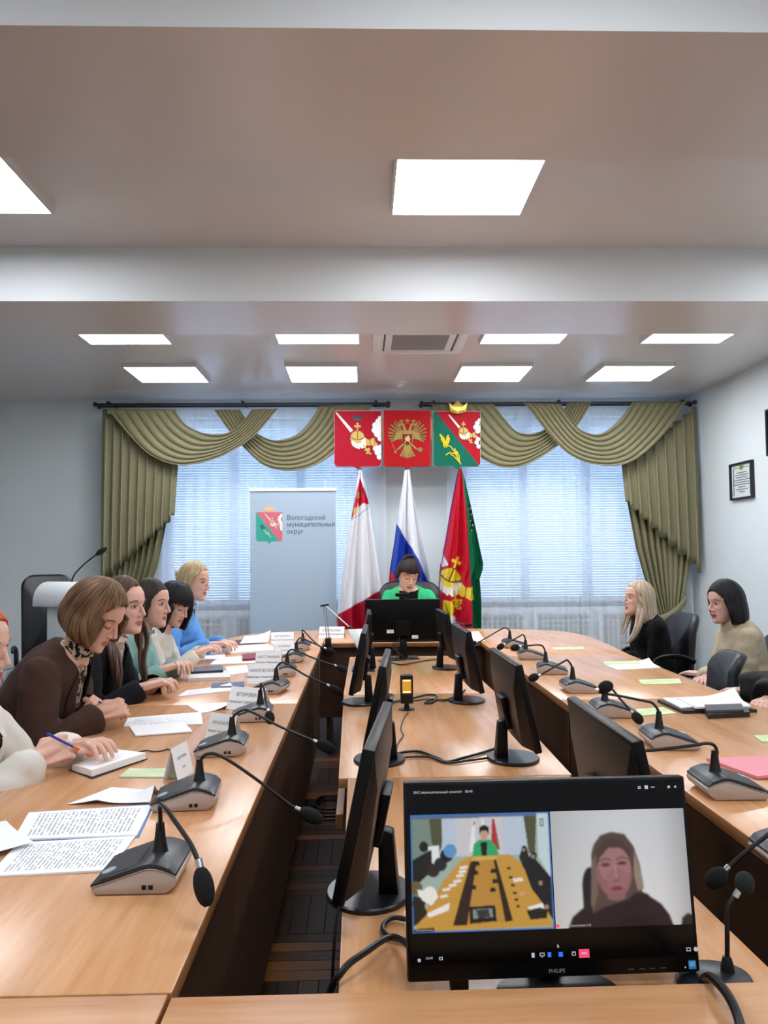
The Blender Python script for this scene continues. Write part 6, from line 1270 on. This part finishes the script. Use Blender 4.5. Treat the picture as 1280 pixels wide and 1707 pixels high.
sheet('document', 'stapled white sheets below the printed sheet of the woman in brown', 'document', [(216, 1213), (307, 1206), (321, 1221), (226, 1228)], M_PAPER, group=gP, th=.005, z=TZ + .001)
sheet('paper_sheet', 'curled sheet behind the name card of the third microphone', 'paper', [(312, 1176), (376, 1171), (392, 1180), (334, 1189)], M_PAPER, curl=[(1, 1, .03, .8)], group=gP)
sheet('document', 'white stapled document in front of the black cardigan', 'document', [(312, 1152), (384, 1144), (397, 1151), (296, 1162)], M_PAGE, curl=[(1, 0, .012, .7)], th=.004, group=gP)
sheet('smartphone', 'dark blue smartphone lying behind the stapled document', 'smartphone', [(353, 1142), (407, 1139), (407, 1147), (352, 1149)], mat('phone_blue', '#2c3c5c', .25), th=.009, group=gP)
sheet('book', 'white notebook with dark cover in front of the mint sweater', 'book', [(316, 1126), (382, 1122), (384, 1134), (313, 1136)], mat('notebook_side', '#d8d4d2', .6), th=.016, group=gP)
sheet('smartphone', 'black smartphone on the notebook of the woman in mint', 'smartphone', [(320, 1115), (371, 1112), (372, 1120), (318, 1123)], mat('phone_black', '#14151a', .2), z=TZ + .018, th=.010, group=gP)
sheet('paper_sheet', 'white sheet beside the white notebook', 'paper', [(375, 1112), (412, 1109), (414, 1121), (384, 1125)], M_PAPER, group=gP)
sheet('document', 'sheets held by the woman with long black hair', 'document', [(330, 1087), (374, 1080), (376, 1098), (312, 1102)], M_PAPER, curl=[(1, 0, .05, .9), (0, .4, .02, .6)], group=gP)
sheet('document', 'long white sheets under the dark red book', 'document', [(362, 1098), (430, 1094), (424, 1106), (350, 1109)], M_PAPER, th=.006, group=gP)
sheet('book', 'dark red book on white sheets by the name cards', 'book', [(404, 1093), (464, 1089), (466, 1098), (404, 1102)], mat('book_red', '#7c1f34', .5), z=TZ + .007, th=.012, group=gP)
sheet('document', 'stack of white sheets in front of the blue shirt', 'document', [(388, 1080), (446, 1076), (462, 1086), (384, 1091)], M_PAPER, th=.012, group=gP)
sheet('folder', 'dark red folder under the open sheets by the blue shirt', 'folder', [(392, 1068), (444, 1064), (440, 1076), (398, 1077)], mat('folder_wine', '#5c1c2a', .5), th=.004, group=gP)
sheet('document', 'open white sheets curling on the dark red folder', 'document', [(408, 1061), (452, 1057), (446, 1071), (400, 1073)], M_PAPER, z=TZ + .006, curl=[(1, .2, .04, .7)], group=gP)
b0 = at(180, 1280, TZ); t = thing('notebook', 'open white notebook under the hands of the red-haired woman', 'notebook', b0)
sheet('cover', None, None, [(114, 1284), (196, 1258), (246, 1266), (153, 1299)], mat('notebook_cover', '#22252c', .5), th=.003, parent=t); sheet('pages', None, None, [(120, 1283), (196, 1259), (243, 1265), (153, 1295)], M_PAPER, z=TZ + .004, th=.018, curl=[(0, 0, -.006, .8)], parent=t)
t = thing('cord', 'thin dark cord lying behind the white notebook', 'cord', at(262, 1253, TZ)); o = Vector(t.location)
q = MB(); q.tube(spline([at(x, y, TZ + .003) - o for x, y in ((232, 1253), (245, 1251), (258, 1253), (272, 1251), (280, 1249), (292, 1254))], 5), .0022, 6); q.build('strand', M_RUBBER, t)
gF = mat('flyer_green2', '#a9c878', .55, col2='#dfe8c6', noise_scale=12)
sheet('flyer', 'green flyer furthest away on the right table', 'flyer', [(922, 1080), (972, 1079), (974, 1083), (921, 1084)], gF, th=.003, group=gR)
sheet('paper_sheet', 'white sheet on the right table in front of the ash blond woman', 'paper', [(1004, 1107), (1082, 1103), (1102, 1113), (1030, 1117)], M_PAPER, curl=[(1, 0, .02, .5)], group=gR)
sheet('flyer', 'green flyer partly under the white sheet on the right table', 'flyer', [(1004, 1104), (1060, 1102), (1066, 1106), (1008, 1108)], gF, z=TZ + .0015, th=.003, group=gR)
sheet('flyer', 'green flyer in front of the beige turtleneck', 'flyer', [(1064, 1134), (1132, 1132), (1137, 1140), (1070, 1142)], gF, th=.003, group=gR)
sheet('flyer', 'green flyer behind the large monitor on the right table', 'flyer', [(1060, 1183), (1105, 1180), (1128, 1190), (1066, 1194)], gF, th=.003, group=gR)
sheet('flyer', 'green flyer cut off by the right edge', 'flyer', [(1256, 1227), (1300, 1226), (1310, 1237), (1270, 1238)], gF, th=.003, group=gR)
sheet('folder', 'black folder under the papers on the right table', 'folder', [(1096, 1171), (1200, 1168), (1262, 1188), (1138, 1190)], mat('folder_black', '#17181c', .5), th=.012, group=gR)
sheet('document', 'striped loose sheets on the black folder', 'document', [(1104, 1166), (1150, 1164), (1176, 1178), (1136, 1182)], M_PAGE, z=TZ + .013, th=.006, group=gR)
sheet('document', 'white stack of sheets on the black folder', 'document', [(1128, 1166), (1222, 1162), (1252, 1180), (1160, 1182)], M_PAPER, z=TZ + .016, th=.008, curl=[(1, .1, .035, .6)], group=gR)
sheet('book', 'black diary with grey cover in front of the paper stack', 'book', [(1172, 1186), (1244, 1182), (1250, 1195), (1180, 1199)], mat('diary_black', '#1b1c20', .45), th=.018, group=gR)
sheet('smartphone', 'grey tablet case lying on the black diary', 'smartphone', [(1174, 1178), (1236, 1176), (1240, 1186), (1178, 1188)], mat('tablet_grey', '#4a4d55', .3), z=TZ + .019, th=.008, group=gR)
sheet('folder', 'pink plastic folder behind the near right microphone', 'folder', [(1178, 1268), (1330, 1262), (1400, 1292), (1262, 1300)], mat('folder_pink', '#e98a98', .35), th=.008, curl=[(.3, 1, .006, .6)], group=gR)
sheet('document', 'white papers on the head table right of the monitor', 'document', [(768, 1054), (798, 1053), (808, 1069), (776, 1070)], M_PAPER, th=.003, group=gR)
# tent name cards
M_CARD = mat('card_white', '#eef0f2', .6); M_CINK = mat('card_ink', '#55595f', .6)
def card(label, bl_, br_, h, lines, depth=.045, size=.017):
    A, B = at(*bl_, TZ + .001), at(*br_, TZ + .001); t = thing('name_card', label, 'name card', A, math.atan2(B.y - A.y, B.x - A.x), 'folded name cards'); w_ = (B - A).length
    q = MB()
    for s, y0 in ((1, 0), (-1, depth * 2)):
        q.add([(0, y0, 0), (w_, y0, 0), (w_, depth, h), (0, depth, h), (0, y0 + s * .001, 0), (w_, y0 + s * .001, 0), (w_, depth, h - .0012), (0, depth, h - .0012)], [(0, 1, 2, 3), (7, 6, 5, 4), (0, 4, 5, 1), (1, 5, 6, 2), (0, 3, 7, 4), (2, 6, 7, 3)])
    q.build('card', M_CARD, t, smooth=False); tl = math.atan2(h, depth)
    for k, s in enumerate(lines):
        f = (.60, .30)[k]; text(s, size * (1.15, .92)[k] * min(1, w_ / .13), M_CINK, t, Matrix.Translation((w_ / 2, depth * f - .0012, h * f)) @ Matrix.Rotation(tl, 4, 'X'), align='CENTER', ext=.0002)
    return t
card('name card turned edge-on beside the green flyer', (297, 1303), (323, 1286), .085, ('ДМИТРИЕВА', 'Елена'), .022, .010)
card('tilted name card behind the third microphone', (341, 1232), (386, 1238), .082, ('КРАСНОВА', 'Ирина Зиновьевна'), .03, .014)
card('name card behind the fourth microphone', (376, 1182), (434, 1186), .082, ('ЕГОРОВА', 'Наталья Сергеевна'))
card('largest name card, beside the fifth microphone', (411, 1140), (461, 1140), .088, ('НЕКИПЕЛОВА', 'Надежда Николаевна'))
card('name card between the fifth and sixth microphones', (424, 1114), (467, 1114), .085, ('ШЕСТАКОВА', 'Ирина Ивановна'))
card('name card behind the seventh microphone', (458, 1092), (491, 1091), .072, ('КУЗИНА', 'Галина'))
card('name card beside the furthest left microphone', (452, 1074), (490, 1073), .075, ('БУТОРИНА', 'Наталья Николаевна'))
card('wide name card on the head table behind the lamp', (531, 1064), (573, 1064), .080, ('КУЗНЕЦОВА', 'Елена Александровна'), size=.02)
card('small name card half hidden behind the lamp head', (594, 1063), (612, 1063), .06, ('КОТОВА', 'Анна'), size=.014)
# ------------------------------------------------------------------ cables
def cable(label, pts, r=.004, loop=True):
    o = Vector(pts[0]); t = thing('cable', label, 'cable', o, 0, 'black cables'); q = MB(); q.tube(spline([Vector(p) - o for p in pts], 7), r, 8); q.build('sheath', M_RUBBER, t); return t
ctp = lambda L_, z=.006: [at(x, y, CZ + z) for x, y in L_]
cable('black cable arcing from the video screen to the near left edge', [atY(700, 1590, 1.26), at(655, 1562, CZ + .02), at(608, 1588, CZ + .03), at(570, 1620, CZ + .02), (-.06, 1.27, .66), (-.10, 1.24, .45), (-.12, 1.3, .02)], .0055)
cable('black cable loop under the nearest left monitor', [at(690, 1535, CZ + .01), at(655, 1530, CZ + .01), at(638, 1545, CZ + .008), at(650, 1562, CZ + .008), at(690, 1570, CZ + .008)], .0045)
cable('thin black cable hanging beside the nearest left monitor', [(-.030, 1.50, .74), (-.05, 1.46, .70), (-.06, 1.42, .5), (-.062, 1.38, .2), (-.05, 1.36, .02)], .0028)
cable('black cable between the second pair of monitors', ctp([(645, 1262), (672, 1254), (700, 1253), (730, 1264), (745, 1270), (770, 1264), (800, 1256), (825, 1248)]), .0045)
cable('second black cable between the second pair of monitors', ctp([(650, 1268), (680, 1262), (715, 1262), (745, 1271), (780, 1268), (822, 1262)]), .0035)
cable('black cable looped beside the amber lantern', ctp([(640, 1172), (665, 1168), (690, 1163), (712, 1158), (728, 1160), (722, 1170), (708, 1172), (718, 1166), (745, 1166), (765, 1158), (775, 1150)]), .0045)
cable('second black cable beside the amber lantern', ctp([(645, 1178), (662, 1170), (690, 1168), (716, 1165), (738, 1168), (760, 1164)]), .0032)
cable('thin brown wire trailing from the amber lantern', ctp([(680, 1188), (672, 1200), (668, 1215), (672, 1226), (664, 1238), (660, 1252)], .003), .0022)
cable('black cable across the furthest middle table', ctp([(650, 1104), (668, 1108), (682, 1106), (705, 1102), (735, 1098)]), .004)
cable('thick black cable over the bottom table at the right', [at(1172, 1634, CZ + .01), at(1182, 1628, TZ + .012), at(1198, 1640, TZ + .02), at(1215, 1662, TZ + .02), at(1230, 1695, TZ + .012), at(1238, 1730, TZ + .008)], .0065)
t = thing('cable_coil', 'coil of black cables on the floor under the left tables', 'cable', (-.18, 4.35, 0)); q = MB()
for k in range(4): q.tube([(math.cos(a) * (.11 - .012 * k) , math.sin(a) * (.16 - .01 * k) + .02 * k, .008 + .008 * k + .004 * math.sin(3 * a)) for a in [i * math.pi / 16 for i in range(33)]], .005, 6)
q.build('loops', M_RUBBER, t)
